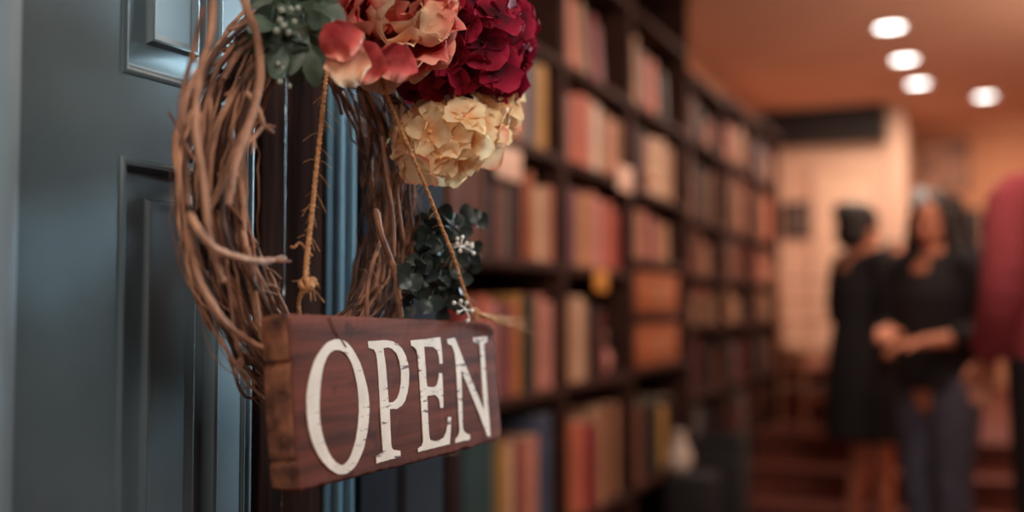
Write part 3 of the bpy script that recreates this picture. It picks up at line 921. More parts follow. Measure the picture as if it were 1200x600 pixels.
# 4: person in a maroon sweater at the right edge
p4 = atDepth(1262, 560, 3.45); p4.z = 0
J4 = dict(knee_l=(-.09, .02, .48), ank_l=(-.10, 0, .085), knee_r=(.09, .02, .48), ank_r=(.10, 0, .085), el_l=(-.24, -.03, 1.10), wr_l=(-.20, .12, .90), el_r=(.24, -.03, 1.10), wr_r=(.20, .12, .90), head=(0, .03, 1.55))
t4, s, hp, HM = person(p4, face_toward(-.55, .85), 'person in a maroon sweater and dark trousers cut off by the right edge', 1.84, J4)
e = NB(); ell(e, hp((0, -.03, .05)), tuple(k * s for k in (.088, .092, .088)), HM); ell(e, hp((0, -.055, -.02)), tuple(k * s for k in (.08, .055, .07)), HM); link('hair', remesh(e, .008, 2), M_hair, t4, True)
garment('sweater', t4, s, [([(-.09, 0, 1.37), (-.19, 0, 1.36), (-.245, -.03, 1.10), (-.215, .09, .94)], [.085, .074, .066, .054]), ([(.09, 0, 1.37), (.19, 0, 1.36), (.245, -.03, 1.10), (.215, .09, .94)], [.085, .074, .066, .054])], M_maroon,
        rings=[[((0, 0, .86), .19, .16), ((0, 0, 1.0), .19, .165), ((0, .01, 1.12), .18, .16), ((0, .01, 1.25), .185, .16), ((0, 0, 1.37), .17, .12), ((0, 0, 1.43), .075, .075)]])
garment('trousers', t4, s, [([(-.08, 0, .88), (-.09, .02, .48), (-.10, 0, .12)], [.118, .085, .066]), ([(.08, 0, .88), (.09, .02, .48), (.10, 0, .12)], [.118, .085, .066])], M_cloth)
shoes(t4, s, J4, M_black)

# ================================================================== wreath
WX, WC = -.603, Vector((-.603, .897, 1.274))
RM, RZ = .153, 1.07
t = thing('wreath', (WX, WC.y, WC.z - .2), 'round grapevine wreath with coral, crimson and cream flowers hanging on the teal door', 'wreath')
NVINE = [0]


def vine(pts, rad, m, n=7):
    b_ = NB()
    ph = R.random() * 50
    N = len(pts)
    def rr(q):
        return rad * (1 + .34 * noise.noise((q * N * .55 + ph, ph, 0))) * (1 if .03 < q < .97 else .75)
    tube(b_, pts, rr, n)
    # buds and cut side shoots
    for _ in range(R.randint(1, 3)):
        i = R.randrange(2, N - 2)
        d = (pts[i + 1] - pts[i]).normalized()
        o = Vector((R.uniform(-1, 1), R.uniform(-1, 1), R.uniform(-1, 1)))
        o = (o - d * o.dot(d)).normalized()
        L_ = R.uniform(.004, .012)
        tube(b_, [pts[i], pts[i] + o * L_ * .6 + d * L_ * .5, pts[i] + o * L_ + d * L_ * 1.4], lambda q: rad * (.75 - .35 * q), 5)
    NVINE[0] += 1
    return link('vine', b_, m, t)


def ringpt(phi, a, psi, rho=.034, rx=.03):
    # phi: 0 = towards the shop (+Y), 90 = up
    r = RM + rho * a * math.cos(psi)
    return Vector((WX + rx * a * math.sin(psi), WC.y + r * math.cos(phi), WC.z + r * (RZ + .14 * max(0, -math.sin(phi))) * math.sin(phi)))


def ring_vine(phi0, span, a0, psi0, twist, rad, m, wob=.2):
    N = max(10, int(abs(span) / math.radians(5)))
    k1, k2 = R.random() * 30, R.random() * 30
    pts = []
    for i in range(N + 1):
        q = i / N
        ph = phi0 + span * q
        a = max(.1, min(1.12, a0 + wob * 1.3 * noise.noise((k1 + q * span * 1.6, k2, 0))))
        psi = psi0 + twist * q + 1.1 * noise.noise((k2 + q * span * 1.3, k1, 3))
        p = ringpt(ph, a, psi)
        p += Vector([noise.noise((k1 + q * span * 5, k2 + j * 9, 7)) * .0045 + noise.noise((k1 + q * span * 14, k2 + j * 9, 2)) * .0016 for j in range(3)])
        pts.append(p)
    vine(pts, rad, m)


for i in range(72):
    span = math.radians(R.uniform(110, 300))
    a0 = math.sqrt(R.uniform(.08, 1))
    m = R.choice([M_bark_l, M_bark_m, M_bark_m, M_bark_d] if a0 > .55 else [M_bark_m, M_bark_d, M_bark_d])
    ring_vine(R.random() * 2 * PI, span, a0, R.random() * 2 * PI, R.uniform(-2.2, 2.2), R.choice([.0009, .0012, .0015, .0018, .0021, .0024, .0028]), m)
# hair-thin tendrils nobody could count
ft = NB()
for i in range(70):
    N = R.randint(9, 22)
    ph0, a0, psi0, k1 = R.random() * 2 * PI, R.uniform(.55, 1.15), R.random() * 2 * PI, R.random() * 40
    sp_ = R.choice((-1, 1))
    tube(ft, [ringpt(ph0 + sp_ * math.radians(4.5) * j, a0 + .35 * noise.noise((k1, j * .3, 0)), psi0 + j * .09 * sp_ + 1.2 * noise.noise((j * .22, k1, 0))) + Vector((noise.noise((j * .8, k1, 1)), noise.noise((j * .8, k1, 5)), noise.noise((j * .8, k1, 9)))) * .003 for j in range(N)],
         lambda z, r0=R.uniform(.0005, .0011): r0 * (1 - .5 * z), 5)
fo = link('fine_tendrils', ft, M_bark_m, t); fo['kind'] = 'stuff'
# short crossing shoots on the street side
for i in range(10):
    ring_vine(math.radians(R.uniform(130, 240)), math.radians(R.uniform(35, 70)) * R.choice((-1, 1)), R.uniform(.85, 1.1), R.uniform(.3, 2.0), R.uniform(-2, 2), R.choice([.0015, .002, .0028]), R.choice([M_bark_l, M_bark_m]), .3)
# stout vines that can be followed by eye
def seen(pxs, X, rad, m):
    pts = catmull([atX(px, py, X if not isinstance(X, (list, tuple)) else X[i]) for i, (px, py) in enumerate(pxs)], 6)
    vine(pts, rad * .82, m)


seen([(280, -18), (290, 12), (300, 38), (305, 78), (302, 110), (290, 150), (276, 190), (268, 240)], -.556, .0042, M_bark_l)
seen([(222, 250), (232, 268), (250, 290), (280, 302), (306, 306), (334, 303)], [-.566, -.556, -.552, -.55, -.55, -.556], .0038, M_bark_l)
seen([(216, 262), (224, 292), (232, 325), (246, 352), (264, 378), (286, 396), (308, 408), (332, 416)], [-.57, -.568, -.566, -.562, -.56, -.56, -.56, -.566], .0036, M_bark_l)
seen([(288, 108), (299, 120), (306, 138), (309, 147), (320, 155)], [-.566, -.56, -.556, -.556, -.556], .0030, M_bark_l)
seen([(309, 147), (300, 158), (290, 170), (281, 200), (284, 240)], [-.556, -.557, -.56, -.57, -.575], .0026, M_bark_l)
seen([(238, 8), (228, 55), (214, 110), (213, 150), (219, 200), (221, 240)], -.575, .0026, M_bark_m)
seen([(250, -10), (247, 40), (234, 90), (229, 150), (238, 210), (246, 280), (262, 330)], -.56, .0036, M_bark_l)
seen([(271, 385), (278, 402), (283, 420), (282, 432), (290, 443)], [-.575, -.575, -.578, -.58, -.58], .0022, M_bark_m)
seen([(282, 420), (274, 432), (276, 438), (268, 420)], -.578, .0016, M_bark_m)
seen([(440, 245), (447, 275), (457, 302), (464, 325), (466, 345), (470, 372)], -.555, .0042, M_bark_m)
seen([(446, 282), (434, 318), (430, 345), (430, 372)], -.565, .0030, M_bark_m)
seen([(468, 195), (466, 225), (469, 255), (474, 285)], -.56, .0026, M_bark_m)
seen([(478, 190), (479, 230), (484, 268)], -.556, .0024, M_bark_d)
seen([(447, 160), (452, 200), (460, 250), (462, 300)], -.558, .0028, M_bark_m)


# ------------------------------------------------------------------ flowers
def petal_grid(bm, lay, M_, L_, W_, cup, curl, ruffle, seed, nu=7, nv=7, notch=.0, t0=0.0, shape=1.0):
    """one petal along +Y of M_, its face towards +Z; 'along' runs 0..1 to the rim"""
    rows = []
    for i in range(nu):
        q = i / (nu - 1)
        row = []
        for j in range(nv):
            s_ = -1 + 2 * j / (nv - 1)
            wd = W_ * math.sin(PI * (q * .60 + .07)) ** .75
            ln = L_ * q * (1 - .40 * s_ * s_ * q * q - notch * math.exp(-(s_ * 4) ** 2) * q)
            rim = max(q, abs(s_) * .9) ** 2
            rf = ruffle * rim * (noise.noise((s_ * 1.8 + seed, q * 2.2, seed * 1.7)) + .22 * noise.noise((s_ * 4.2 + seed, q * 3, seed * 1.1)))
            z = cup * W_ * s_ * s_ * (.4 + .6 * q) + curl * L_ * q * q + rf * L_
            x = s_ * wd + rf * L_ * .3
            v = bm.verts.new(M_ @ Vector((x, ln, z)))
            v[lay] = t0 + (1 - t0) * max(q, .25 + .6 * abs(s_) * q)
            row.append(v)
        rows.append(row)
    for i in range(nu - 1):
        for j in range(nv - 1):
            bm.faces.new((rows[i][j], rows[i][j + 1], rows[i + 1][j + 1], rows[i + 1][j]))


def frame(n, up=None, roll=0):
    n = Vector(n).normalized()
    u = (Vector(up) if up is not None else Vector((.3, .2, 1)))
    u = (u - n * u.dot(n))
    if u.length < 1e-4: u = n.orthogonal()
    u.normalize()
    x = u.cross(n).normalized()
    M_ = Matrix((x, u, n)).transposed()
    return M_ @ Matrix.Rotation(roll, 3, 'Z')


def fib(n):
    for i in range(n):
        z = 1 - 2 * (i + .5) / n
        r = math.sqrt(1 - z * z)
        a = i * 2.399963
        yield Vector((r * math.cos(a), r * math.sin(a), z))


VIEW = Vector((.62, -.78, -.05)).normalized()       # roughly towards the street


def new_petal_bm():
    b_ = NB()
    return b_, b_.verts.layers.float.new('along')


def hydrangea(name, label, centre, rad, squash, mats, nfl, fl, cup, curl, ruf, notch, pw=.62, keep=-.45, shear=0, var=.07):
    root = bpy.data.objects.new(name, None); COL.objects.link(root); root.parent = t; root.empty_display_size = .02
    root.location = Vector(centre) - base_of(t)
    root['label'] = label
    b_ = NB(); ell(b_, centre, tuple(rad * .55 * q for q in squash)); link('core', b_, M_leafd, root)
    k = 0
    for d in fib(nfl):
        if d.dot(VIEW) < keep: continue
        k += 1
        p = Vector(centre) + Vector((d.x * squash[0], d.y * squash[1], d.z * squash[2])) * rad * R.uniform(1 - var, 1 + var)
        p.z += shear * (p.y - centre[1])
        n = (d + Vector((R.uniform(-.4, .4), R.uniform(-.4, .4), R.uniform(-.4, .4)))).normalized()
        F = frame(n, None, R.random() * PI)
        b_, lay = new_petal_bm()
        r0 = fl * R.uniform(.85, 1.15)
        for q in range(4):
            Mq = Matrix.Translation(p + n * (.0012 * (q % 2))) @ (F @ Matrix.Rotation(q * PI / 2 + R.uniform(-.12, .12), 3, 'Z') @ Matrix.Rotation(R.uniform(-.05, .35), 3, 'X')).to_4x4()
            petal_grid(b_, lay, Mq, r0 * R.uniform(.9, 1.1), r0 * pw * R.uniform(.9, 1.1), cup * R.uniform(.4, 1.4), curl * R.uniform(-.6, 1.4), ruf, R.random() * 90, notch=notch)
        ell(b_, p + n * .0025, .0022, None, 7, 5)
        # floret stalk back to the core
        tube(b_, [p, Vector(centre) + (p - Vector(centre)) * .5], .0011, 5)
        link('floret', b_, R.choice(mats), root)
    return root


cc = atX(541, 53, -.512)
hydrangea('crimson_hydrangea', 'crimson hydrangea head, right of the coral bloom', cc, .072, (.85, 1.2, .97), [M_red], 66, .029, .25, .05, .22, .06, .66)
cc2 = atX(534, 144, -.522)
hydrangea('cream_hydrangea', 'cream hydrangea head below the crimson one', cc2, .058, (.92, 1.40, .74), [M_cpetal, M_cpetal, M_cpetal, M_cpink], 62, .0275, .22, -.05, .20, .0, .50, shear=.42, var=.13)


def peony(name, label, centre, axis, rad):
    root = bpy.data.objects.new(name, None); COL.objects.link(root); root.parent = t; root.empty_display_size = .02
    root.location = Vector(centre) - base_of(t)
    root['label'] = label
    axis = Vector(axis).normalized()
    A = frame(axis)
    n = 70
    for i in range(n):
        f = (i + .5) / n
        th = math.radians(8 + 122 * f ** .72)
        az = i * 2.399963 + R.uniform(-.35, .35)
        dirl = Vector((math.sin(th) * math.cos(az), math.sin(th) * math.sin(az), math.cos(th)))
        d = A @ dirl
        tang = A @ Vector((-math.sin(az), math.cos(az), 0))
        # tip on the ball, foot deeper and farther round
        th0 = th + math.radians(38)
        d0 = A @ Vector((math.sin(th0) * math.cos(az), math.sin(th0) * math.sin(az), math.cos(th0)))
        tip = Vector(centre) + d * rad * R.uniform(.88, 1.08) * (1.0 if f < .8 else 1.06)
        foot = Vector(centre) + d0 * rad * .42
        yv = (tip - foot); L_ = yv.length; yv.normalize()
        zv = tang.cross(yv).normalized()
        if zv.dot(d) > 0: zv = -zv                          # face turned to the heart of the flower
        xv = yv.cross(zv).normalized()
        Mq = Matrix.Translation(foot) @ (Matrix((xv, yv, zv)).transposed() @ Matrix.Rotation(R.uniform(-.35, .35), 3, 'Y')).to_4x4()
        b_, lay = new_petal_bm()
        wid = (.018 + .020 * f) * R.uniform(.8, 1.25)
        petal_grid(b_, lay, Mq, L_ * R.uniform(.95, 1.15), wid, R.uniform(.25, .75), R.uniform(-.05, .38) if f < .75 else R.uniform(-.3, .1), .36, R.random() * 90, 12, 12, .03, shape=.8)
        sel = M_peach if (d.z < -.35 and R.random() < .42) or R.random() < .10 else M_coral
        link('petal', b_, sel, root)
    return root


cc3 = atX(462, 15, -.520)
peony('coral_bloom', 'large ruffled coral bloom at the top of the wreath', cc3, (.62, -.70, .0), .074)
# broad pale outer petals hanging at the bloom's lower left
pr_ = [o for o in bpy.data.objects if o.name.startswith('coral_bloom')][0]
for (px, py, X, ax, ln, wd, roll) in ((406, 42, -.496, (.64, -.70, -.10), .046, .021, PI + .1), (530, 16, -.452, (.70, -.6, .0), .034, .022, PI - 1.2), (432, 48, -.490, (.64, -.72, -.15), .040, .022, PI - .15), (388, 26, -.502, (.55, -.8, 0), .036, .02, PI + .5), (470, 52, -.478, (.66, -.72, -.2), .036, .022, PI - .2)):
    b_, lay = new_petal_bm()
    Mq = Matrix.Translation(atX(px, py, X)) @ frame(ax, (0, 0, 1), roll).to_4x4()
    petal_grid(b_, lay, Mq, ln, wd, R.uniform(-.3, .1), -.12, .55, R.random() * 90, 14, 14, .05)
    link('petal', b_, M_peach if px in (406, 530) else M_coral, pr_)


# ------------------------------------------------------------------ leaf sprigs
def leaf(bm, base, d, n, L_, W_, fold=.25, round_=1.0, tip=.0):
    d = Vector(d).normalized(); n = Vector(n); n = (n - d * n.dot(d)).normalized(); x = d.cross(n)
    rows = []
    nu, nv = 8, 5
    ph = R.random() * 40
    for i in range(nu):
        q = i / (nu - 1)
        w_ = W_ * max(.04, math.sin(PI * (q * .92 + .05)) ** .7 * (1 - tip * q))
        row = []
        for j in range(nv):
            s_ = -1 + 2 * j / (nv - 1)
            row.append((base + d * L_ * (q - .02) + x * w_ * s_ + n * (fold * w_ * s_ * s_ - .22 * L_ * q * q + .0012 * noise.noise((q * 3 + ph, s_ * 2, ph)))))
        rows.append(row)
    top = [[bm.verts.new(p) for p in r] for r in rows]
    bot = [[bm.verts.new(p - n * .0007) for p in r] for r in rows]
    for i in range(nu - 1):
        for j in range(nv - 1):
            bm.faces.new((top[i][j], top[i][j + 1], top[i + 1][j + 1], top[i + 1][j]))
            bm.faces.new((bot[i][j + 1], bot[i][j], bot[i + 1][j], bot[i + 1][j + 1]))
        bm.faces.new((top[i][0], top[i + 1][0], bot[i + 1][0], bot[i][0]))
        bm.faces.new((top[i + 1][-1], top[i][-1], bot[i][-1], bot[i + 1][-1]))


def sprig(name, label, stems, m, L_, W_, step, spread, tipv=.15):
    root = bpy.data.objects.new(name, None); COL.objects.link(root); root.parent = t; root.empty_display_size = .02
    root.location = stems[0][0] - base_of(t)
    root['label'] = label
    for pts in stems:
        pts = catmull(pts, 6)
        b_ = NB(); tube(b_, pts, lambda q: .0016 - .0007 * q, 6); link('stem', b_, m, root)
        b_ = NB()
        acc = 0; side = 0
        for i in range(1, len(pts)):
            acc += (pts[i] - pts[i - 1]).length
            if acc < step: continue
            acc = 0
            ax = (pts[i] - pts[i - 1]).normalized()
            ref = VIEW - ax * VIEW.dot(ax); ref.normalize()
            oth = ax.cross(ref)
            side += 1
            for q in range(2):
                a = side * 1.35 + q * PI + R.uniform(-.3, .3)
                o = ref * math.cos(a) + oth * math.sin(a)
                d = (o * spread + ax * R.uniform(.35, .8)).normalized()
                nn = (ax * .45 + VIEW * 1.1 - d * .1 + Vector((R.uniform(-.4, .4), R.uniform(-.4, .4), R.uniform(-.1, .5))))
                l_ = L_ * R.uniform(.75, 1.2)
                leaf(b_, pts[i], d, nn, l_, W_ * l_ / L_ * R.uniform(.9, 1.1), .18, 1, tipv)
        leaf(b_, pts[-1], (pts[-1] - pts[-2]), VIEW, L_, W_, .2, 1, tipv)
        link('foliage', b_, m, root)
    return root


def berries(root, stalk, tips, mb, ms, r=.0026):
    stalk = [Vector(p) for p in stalk]
    b_ = NB()
    tube(b_, catmull(stalk, 5), .0009, 6)
    for k, (p, q) in enumerate(tips):
        tube(b_, [stalk[min(q, len(stalk) - 1)], Vector(p)], .0007, 5)
    st = link('berry_stalk', b_, ms, root)
    for p, q in tips:
        b_ = NB(); ell(b_, p, (r, r, r * 1.12), None, 10, 8); link('berry', b_, mb, root)


q = lambda px, py, X: atX(px, py, X)
s1 = sprig('grey_green_sprig', 'grey green leafy sprig at the top left, beside the coral bloom',
           [[q(352, -40, -.575), q(345, -10, -.560), q(338, 25, -.553), q(330, 55, -.553)],
            [q(345, -35, -.57), q(352, 5, -.545), q(360, 40, -.535), q(364, 62, -.532)],
            [q(345, -40, -.585), q(325, -5, -.57), q(318, 30, -.565), q(316, 62, -.57)],
            [q(345, -35, -.57), q(362, -14, -.54), q(378, 2, -.525)],
            [q(345, -30, -.59), q(338, 10, -.585), q(344, 45, -.58), q(346, 70, -.585)],
            [q(360, -25, -.56), q(352, 0, -.548), q(356, 28, -.54), q(350, 50, -.542)]], M_leaf, .030, .0098, .0125, 1.0, .1)
berries(s1, [q(338, 10, -.545), q(336, 28, -.54), q(338, 42, -.54)], [(q(330, 12, -.535), 0), (q(341, 11, -.535), 0), (q(349, 10, -.535), 0), (q(328, 24, -.535), 1), (q(345, 26, -.533), 1), (q(324, 36, -.536), 1), (q(338, 38, -.532), 2), (q(332, 30, -.532), 1), (q(347, 40, -.534), 2)], M_berryg, M_leaf, .0028)
berries(s1, [q(338, 55, -.56), q(337, 72, -.555), q(334, 86, -.553), q(338, 98, -.552)], [(q(326, 75, -.553), 1), (q(341, 73, -.552), 1), (q(332, 80, -.551), 2), (q(342, 83, -.551), 2), (q(328, 96, -.55), 2), (q(339, 101, -.55), 3)], M_berryg, M_leaf, .0024)
s2 = sprig('dark_green_sprig', 'dark green round leaved sprig with white berries on the right of the wreath',
           [[q(508, 238, -.565), q(520, 255, -.55), q(538, 272, -.54), q(552, 290, -.535), q(556, 305, -.533)],
            [q(500, 245, -.57), q(502, 275, -.552), q(492, 305, -.545), q(478, 325, -.545)],
            [q(510, 250, -.565), q(518, 290, -.54), q(515, 325, -.532), q(502, 352, -.535)],
            [q(515, 245, -.565), q(530, 290, -.545), q(540, 325, -.535), q(540, 352, -.533)],
            [q(505, 260, -.575), q(512, 300, -.56), q(522, 340, -.555), q(520, 362, -.555)],
            [q(512, 270, -.56), q(530, 262, -.55), q(548, 255, -.548), q(558, 258, -.55)],
            [q(500, 260, -.575), q(498, 310, -.56), q(484, 342, -.556), q(480, 356, -.556)]], M_leafd, .0168, .0084, .0105, 1.0, -.15)
berries(s2, [q(532, 290, -.527), q(540, 289, -.522), q(551, 293, -.520)], [(q(536, 280, -.521), 0), (q(542, 278, -.521), 1), (q(547, 285, -.519), 1), (q(553, 286, -.518), 1), (q(555, 297, -.518), 2), (q(536, 286, -.519), 1), (q(539, 294, -.518), 1), (q(553, 289, -.517), 2)], M_berry, M_berry, .0022)
berries(s2, [q(538, 356, -.524), q(545, 362, -.520), q(550, 372, -.518)], [(q(532, 355, -.519), 0), (q(540, 353, -.518), 0), (q(537, 366, -.518), 1), (q(547, 355, -.517), 1), (q(553, 364, -.517), 1), (q(548, 376, -.517), 2)], M_berry, M_berry, .0023)

# ================================================================== OPEN board
TL, TR = atX(335, 367, -.533), atX(577, 378, -.533)
BL = atX(348, 573, -.5215)
e1 = (TR - TL).normalized()
nrm = e1.cross(BL - TL); nrm.normalize()
if nrm.x < 0: nrm = -nrm
e2 = nrm.cross(e1).normalized()
if e2.z < 0: e2 = -e2
TH = .028


def on_sign(px, py):
    d = ray(px, py); o = Vector((0, 0, CAMZ))
    p = o + d * ((TL - o).dot(nrm) / d.dot(nrm))
    return Vector(((p - TL).dot(e1), (p - TL).dot(e2)))


def sgn(uv, h=0): return TL + e1 * uv[0] + e2 * uv[1] + nrm * h


def resample(pts, step, closed=True):
    out = []
    n = len(pts)
    for i in range(n if closed else n - 1):
        a, b_ = pts[i], pts[(i + 1) % n]
        k = max(1, int((b_ - a).length / step))
        for j in range(k): out.append(a.lerp(b_, j / k))
    return out


def wood_mat():
    m = mat('stained_sign_wood', srgb(118, 58, 40), srgb(66, 33, 25), rough=.85, spec=.12, scale=14, stretch=(1, 1, 1), detail=8, bump=.45, ramp=(.3, .7))
    nt = m.node_tree
    mp = [n for n in nt.nodes if n.type == 'MAPPING'][0]
    mp.vector_type = 'TEXTURE'
    for n in nt.nodes:
        if n.type == 'MAPPING':
            n.inputs['Scale'].default_value = (1, 1, 1)
    # grain runs along the length: stretch the noise along local Y
    mp.vector_type = 'POINT'
    mp.inputs['Scale'].default_value = (1.2, .35, 5.5)
    # darker saw marks and knots
    rampn = [n for n in nt.nodes if n.type == 'VALTORGB'][0]
    bs = nt.nodes['Principled BSDF']
    k = nt.nodes.new('ShaderNodeTexNoise'); k.inputs['Scale'].default_value = 26; k.inputs['Detail'].default_value = 3
    tc = [n for n in nt.nodes if n.type == 'TEX_COORD'][0]
    nt.links.new(tc.outputs['Object'], k.inputs['Vector'])
    r2 = nt.nodes.new('ShaderNodeValToRGB')
    r2.color_ramp.elements[0].position = .62; r2.color_ramp.elements[1].position = .74
    r2.color_ramp.elements[0].color = (1, 1, 1, 1); r2.color_ramp.elements[1].color = (.45, .4, .4, 1)
    nt.links.new(k.outputs[0], r2.inputs[0])
    mx = nt.nodes.new('ShaderNodeMix'); mx.data_type = 'RGBA'; mx.blend_type = 'MULTIPLY'
    mx.inputs[0].default_value = 1
    nt.links.new(rampn.outputs[0], mx.inputs[6]); nt.links.new(r2.outputs[0], mx.inputs[7])
    nt.links.new(mx.outputs[2], bs.inputs['Base Color'])
    return m


M_sign = wood_mat()
M_signend = mat('bare_sawn_end_wood', srgb(150, 94, 66), srgb(66, 38, 31), rough=.85, scale=48, detail=6, bump=.8, ramp=(.35, .68))
outline = [on_sign(*p) for p in ((337, 367), (365, 367.5), (400, 369), (450, 371.5), (520, 374.5), (568, 377), (576, 379), (580, 385), (581.5, 410), (584, 440), (586.5, 475), (589, 506), (588, 513), (583, 517),
                                 (565, 521), (552, 526.5), (545, 526), (535, 530.5), (510, 537), (480, 545), (440, 555), (400, 565), (362, 575), (353, 577), (349, 573), (346, 545), (343, 500), (340, 450), (337, 400), (335, 372))]
outline = resample(outline, .0028)
n_o = len(outline)
cen = sum((Vector(p) for p in outline), Vector((0, 0))) / n_o
t = tsign = thing('open_sign', sgn((.2, -.17), -TH / 2), 'rustic brown wooden board with white letters reading OPEN hanging from the wreath', 'sign')
NOTCH = [on_sign(340, 426).y, on_sign(346, 541).y]
b = NB()
rings = []
L_sign = (TR - TL).length
for k, (ins, h) in enumerate(((.0042, 0), (.0022, -.0006), (.0007, -.0022), (0, -.005), (.0004, -.010), (0, -.015), (.0008, -.0195), (.003, -TH))):
    ring = []
    for i, p in enumerate(outline):
        a, c_ = outline[i - 1], outline[(i + 1) % n_o]
        tg = (c_ - a); tg.normalize()
        inn = Vector((-tg.y, tg.x))
        if inn.dot(cen - p) < 0: inn = -inn
        nz = noise.noise((p.x * 90, p.y * 90, h * 160))
        jag = .0007 * nz
        if p.x > L_sign - .02 and abs(inn.x) > .7 and k < 4:                      # nicks on the far end
            jag += .0042 * max(0, noise.noise((p.y * 95, 3.3, h * 60)) - .08) * (4 - k) / 4
        for ny in NOTCH:
            if p.x < .02 and abs(inn.x) > .7: jag += .0045 * math.exp(-((p.y - ny) / .0022) ** 2)
        if abs(inn.y) > .7 and inn.y > 0 and k < 4:                              # chipped lower edge
            jag += .003 * max(0, noise.noise((p.x * 60, 8.3, 0)) - .25)
        q2 = p + inn * (ins + jag)
        hh = h - (.0016 * max(0, noise.noise((p.x * 120, p.y * 120, 5))) if k < 3 else 0)
        ring.append(b.verts.new(sgn(q2, hh)))
    rings.append(ring)
for k in range(len(rings) - 1):
    for i in range(n_o):
        f = b.faces.new((rings[k][i], rings[k][(i + 1) % n_o], rings[k + 1][(i + 1) % n_o], rings[k + 1][i]))
        mid = outline[i]
        if mid.x < .010 and k >= 1 and abs((outline[(i + 1) % n_o] - outline[i]).normalized().y) > .6: f.material_index = 1
b.faces.new(rings[0]); b.faces.new(rings[-1][::-1])
bmesh.ops.recalc_face_normals(b, faces=b.faces)
board = link('board', b, [M_sign, M_signend], t)


def paint_mat():
    m = mat('worn_white_paint', srgb(224, 200, 180), srgb(206, 182, 162), rough=.7, scale=30, detail=6)
    nt = m.node_tree
    bs = nt.nodes['Principled BSDF']
    tc = [n for n in nt.nodes if n.type == 'TEX_COORD'][0]
    mp = nt.nodes.new('ShaderNodeMapping'); mp.inputs['Scale'].default_value = (1, .35, 2.2)
    nt.links.new(tc.outputs['Object'], mp.inputs[0])
    k = nt.nodes.new('ShaderNodeTexNoise'); k.inputs['Scale'].default_value = 75; k.inputs['Detail'].default_value = 6; k.inputs['Roughness'].default_value = .65
    nt.links.new(mp.outputs[0], k.inputs['Vector'])
    r = nt.nodes.new('ShaderNodeValToRGB')
    r.color_ramp.elements[0].position = .585; r.color_ramp.elements[1].position = .635
    r.color_ramp.elements[0].color = (0, 0, 0, 1); r.color_ramp.elements[1].color = (1, 1, 1, 1)
    nt.links.new(k.outputs[0], r.inputs[0])
    rampn = [n for n in nt.nodes if n.type == 'VALTORGB'][0]
    mx = nt.nodes.new('ShaderNodeMix'); mx.data_type = 'RGBA'
    nt.links.new(r.outputs[0], mx.inputs[0])
    nt.links.new(rampn.outputs[0], mx.inputs[6])
    mx.inputs[7].default_value = (*srgb(98, 54, 44), 1)
    nt.links.new(mx.outputs[2], bs.inputs['Base Color'])
    return m


M_paint = paint_mat()


def zp(pts, off, sc): return [(off[0] + x / sc, off[1] + y / sc) for x, y in pts]


def letter(outer, holes, name, smooth_=False):
    """flat painted letter with a little body, filled between its outlines"""
    b_ = NB()
    loops = []
    for lp in [outer] + holes:
        pts = [on_sign(*p) for p in lp]
        if smooth_:
            P3 = [Vector((p.x, p.y, 0)) for p in pts]
            pts = [Vector((v.x, v.y)) for v in catmull(P3[-1:] + P3 + P3[:2], 5)[5:-5]][:-1]
        pts = resample(pts, .0022)
        pts = [p + Vector((noise.noise((p.x * 260, p.y * 260, 1)), noise.noise((p.x * 260, p.y * 260, 9)))) * .00045 for p in pts]
        loops.append(pts)
    es = []
    for pts in loops:
        vs_ = [b_.verts.new(sgn(p, .00055)) for p in pts]
        es += [b_.edges.new((vs_[i], vs_[(i + 1) % len(vs_)])) for i in range(len(vs_))]
    bmesh.ops.triangle_fill(b_, use_beauty=True, use_dissolve=False, edges=es, normal=nrm)
    r_ = bmesh.ops.extrude_face_region(b_, geom=list(b_.faces))
    bmesh.ops.translate(b_, verts=[v for v in r_['geom'] if isinstance(v, bmesh.types.BMVert)], vec=-nrm * .00075)
    bmesh.ops.recalc_face_normals(b_, faces=b_.faces)
    o = link('letter', b_, M_paint, tsign, smooth=False)
    o['label'] = 'white painted letter ' + name


z1 = lambda p: zp(p, (340, 380), 3.16)
z2 = lambda p: zp(p, (420, 380), 3.3333)
z3 = lambda p: zp(p, (500, 360), 3.3333)
letter(z1([(172, 56), (140, 66), (114, 94), (92, 130), (76, 175), (66, 220), (60, 270), (61, 325), (66, 375), (77, 425), (96, 472), (118, 508), (145, 536), (172, 552), (195, 556), (220, 545), (240, 525), (258, 492), (272, 455), (284, 400), (291, 340), (291, 290), (286, 245), (274, 195), (258, 145), (242, 112), (222, 82), (200, 62)]),
       [z1([(168, 95), (150, 103), (133, 126), (120, 165), (112, 215), (108, 270), (107, 325), (112, 375), (120, 415), (133, 455), (152, 492), (170, 512), (188, 522), (204, 514), (219, 495), (232, 462), (243, 420), (250, 370), (253, 320), (252, 275), (248, 235), (240, 190), (228, 150), (214, 122), (196, 102)])], 'O', True)
letter(z2([(36, 67), (72, 64), (108, 62), (132, 67), (152, 77), (170, 96), (184, 124), (194, 160), (197, 195), (195, 235), (190, 268), (181, 298), (168, 318), (150, 330), (121, 331), (123, 400), (126, 462), (129, 482), (136, 491), (162, 494), (163, 519), (118, 530), (70, 543), (68, 516), (86, 506), (94, 494), (93, 470), (88, 400), (83, 310), (77, 210), (72, 140), (67, 112), (58, 98), (38, 93)]),
       [z2([(96, 93), (114, 90), (132, 97), (148, 116), (159, 145), (165, 185), (165, 225), (160, 262), (150, 290), (136, 304), (117, 307), (111, 230), (105, 160)])], 'P')
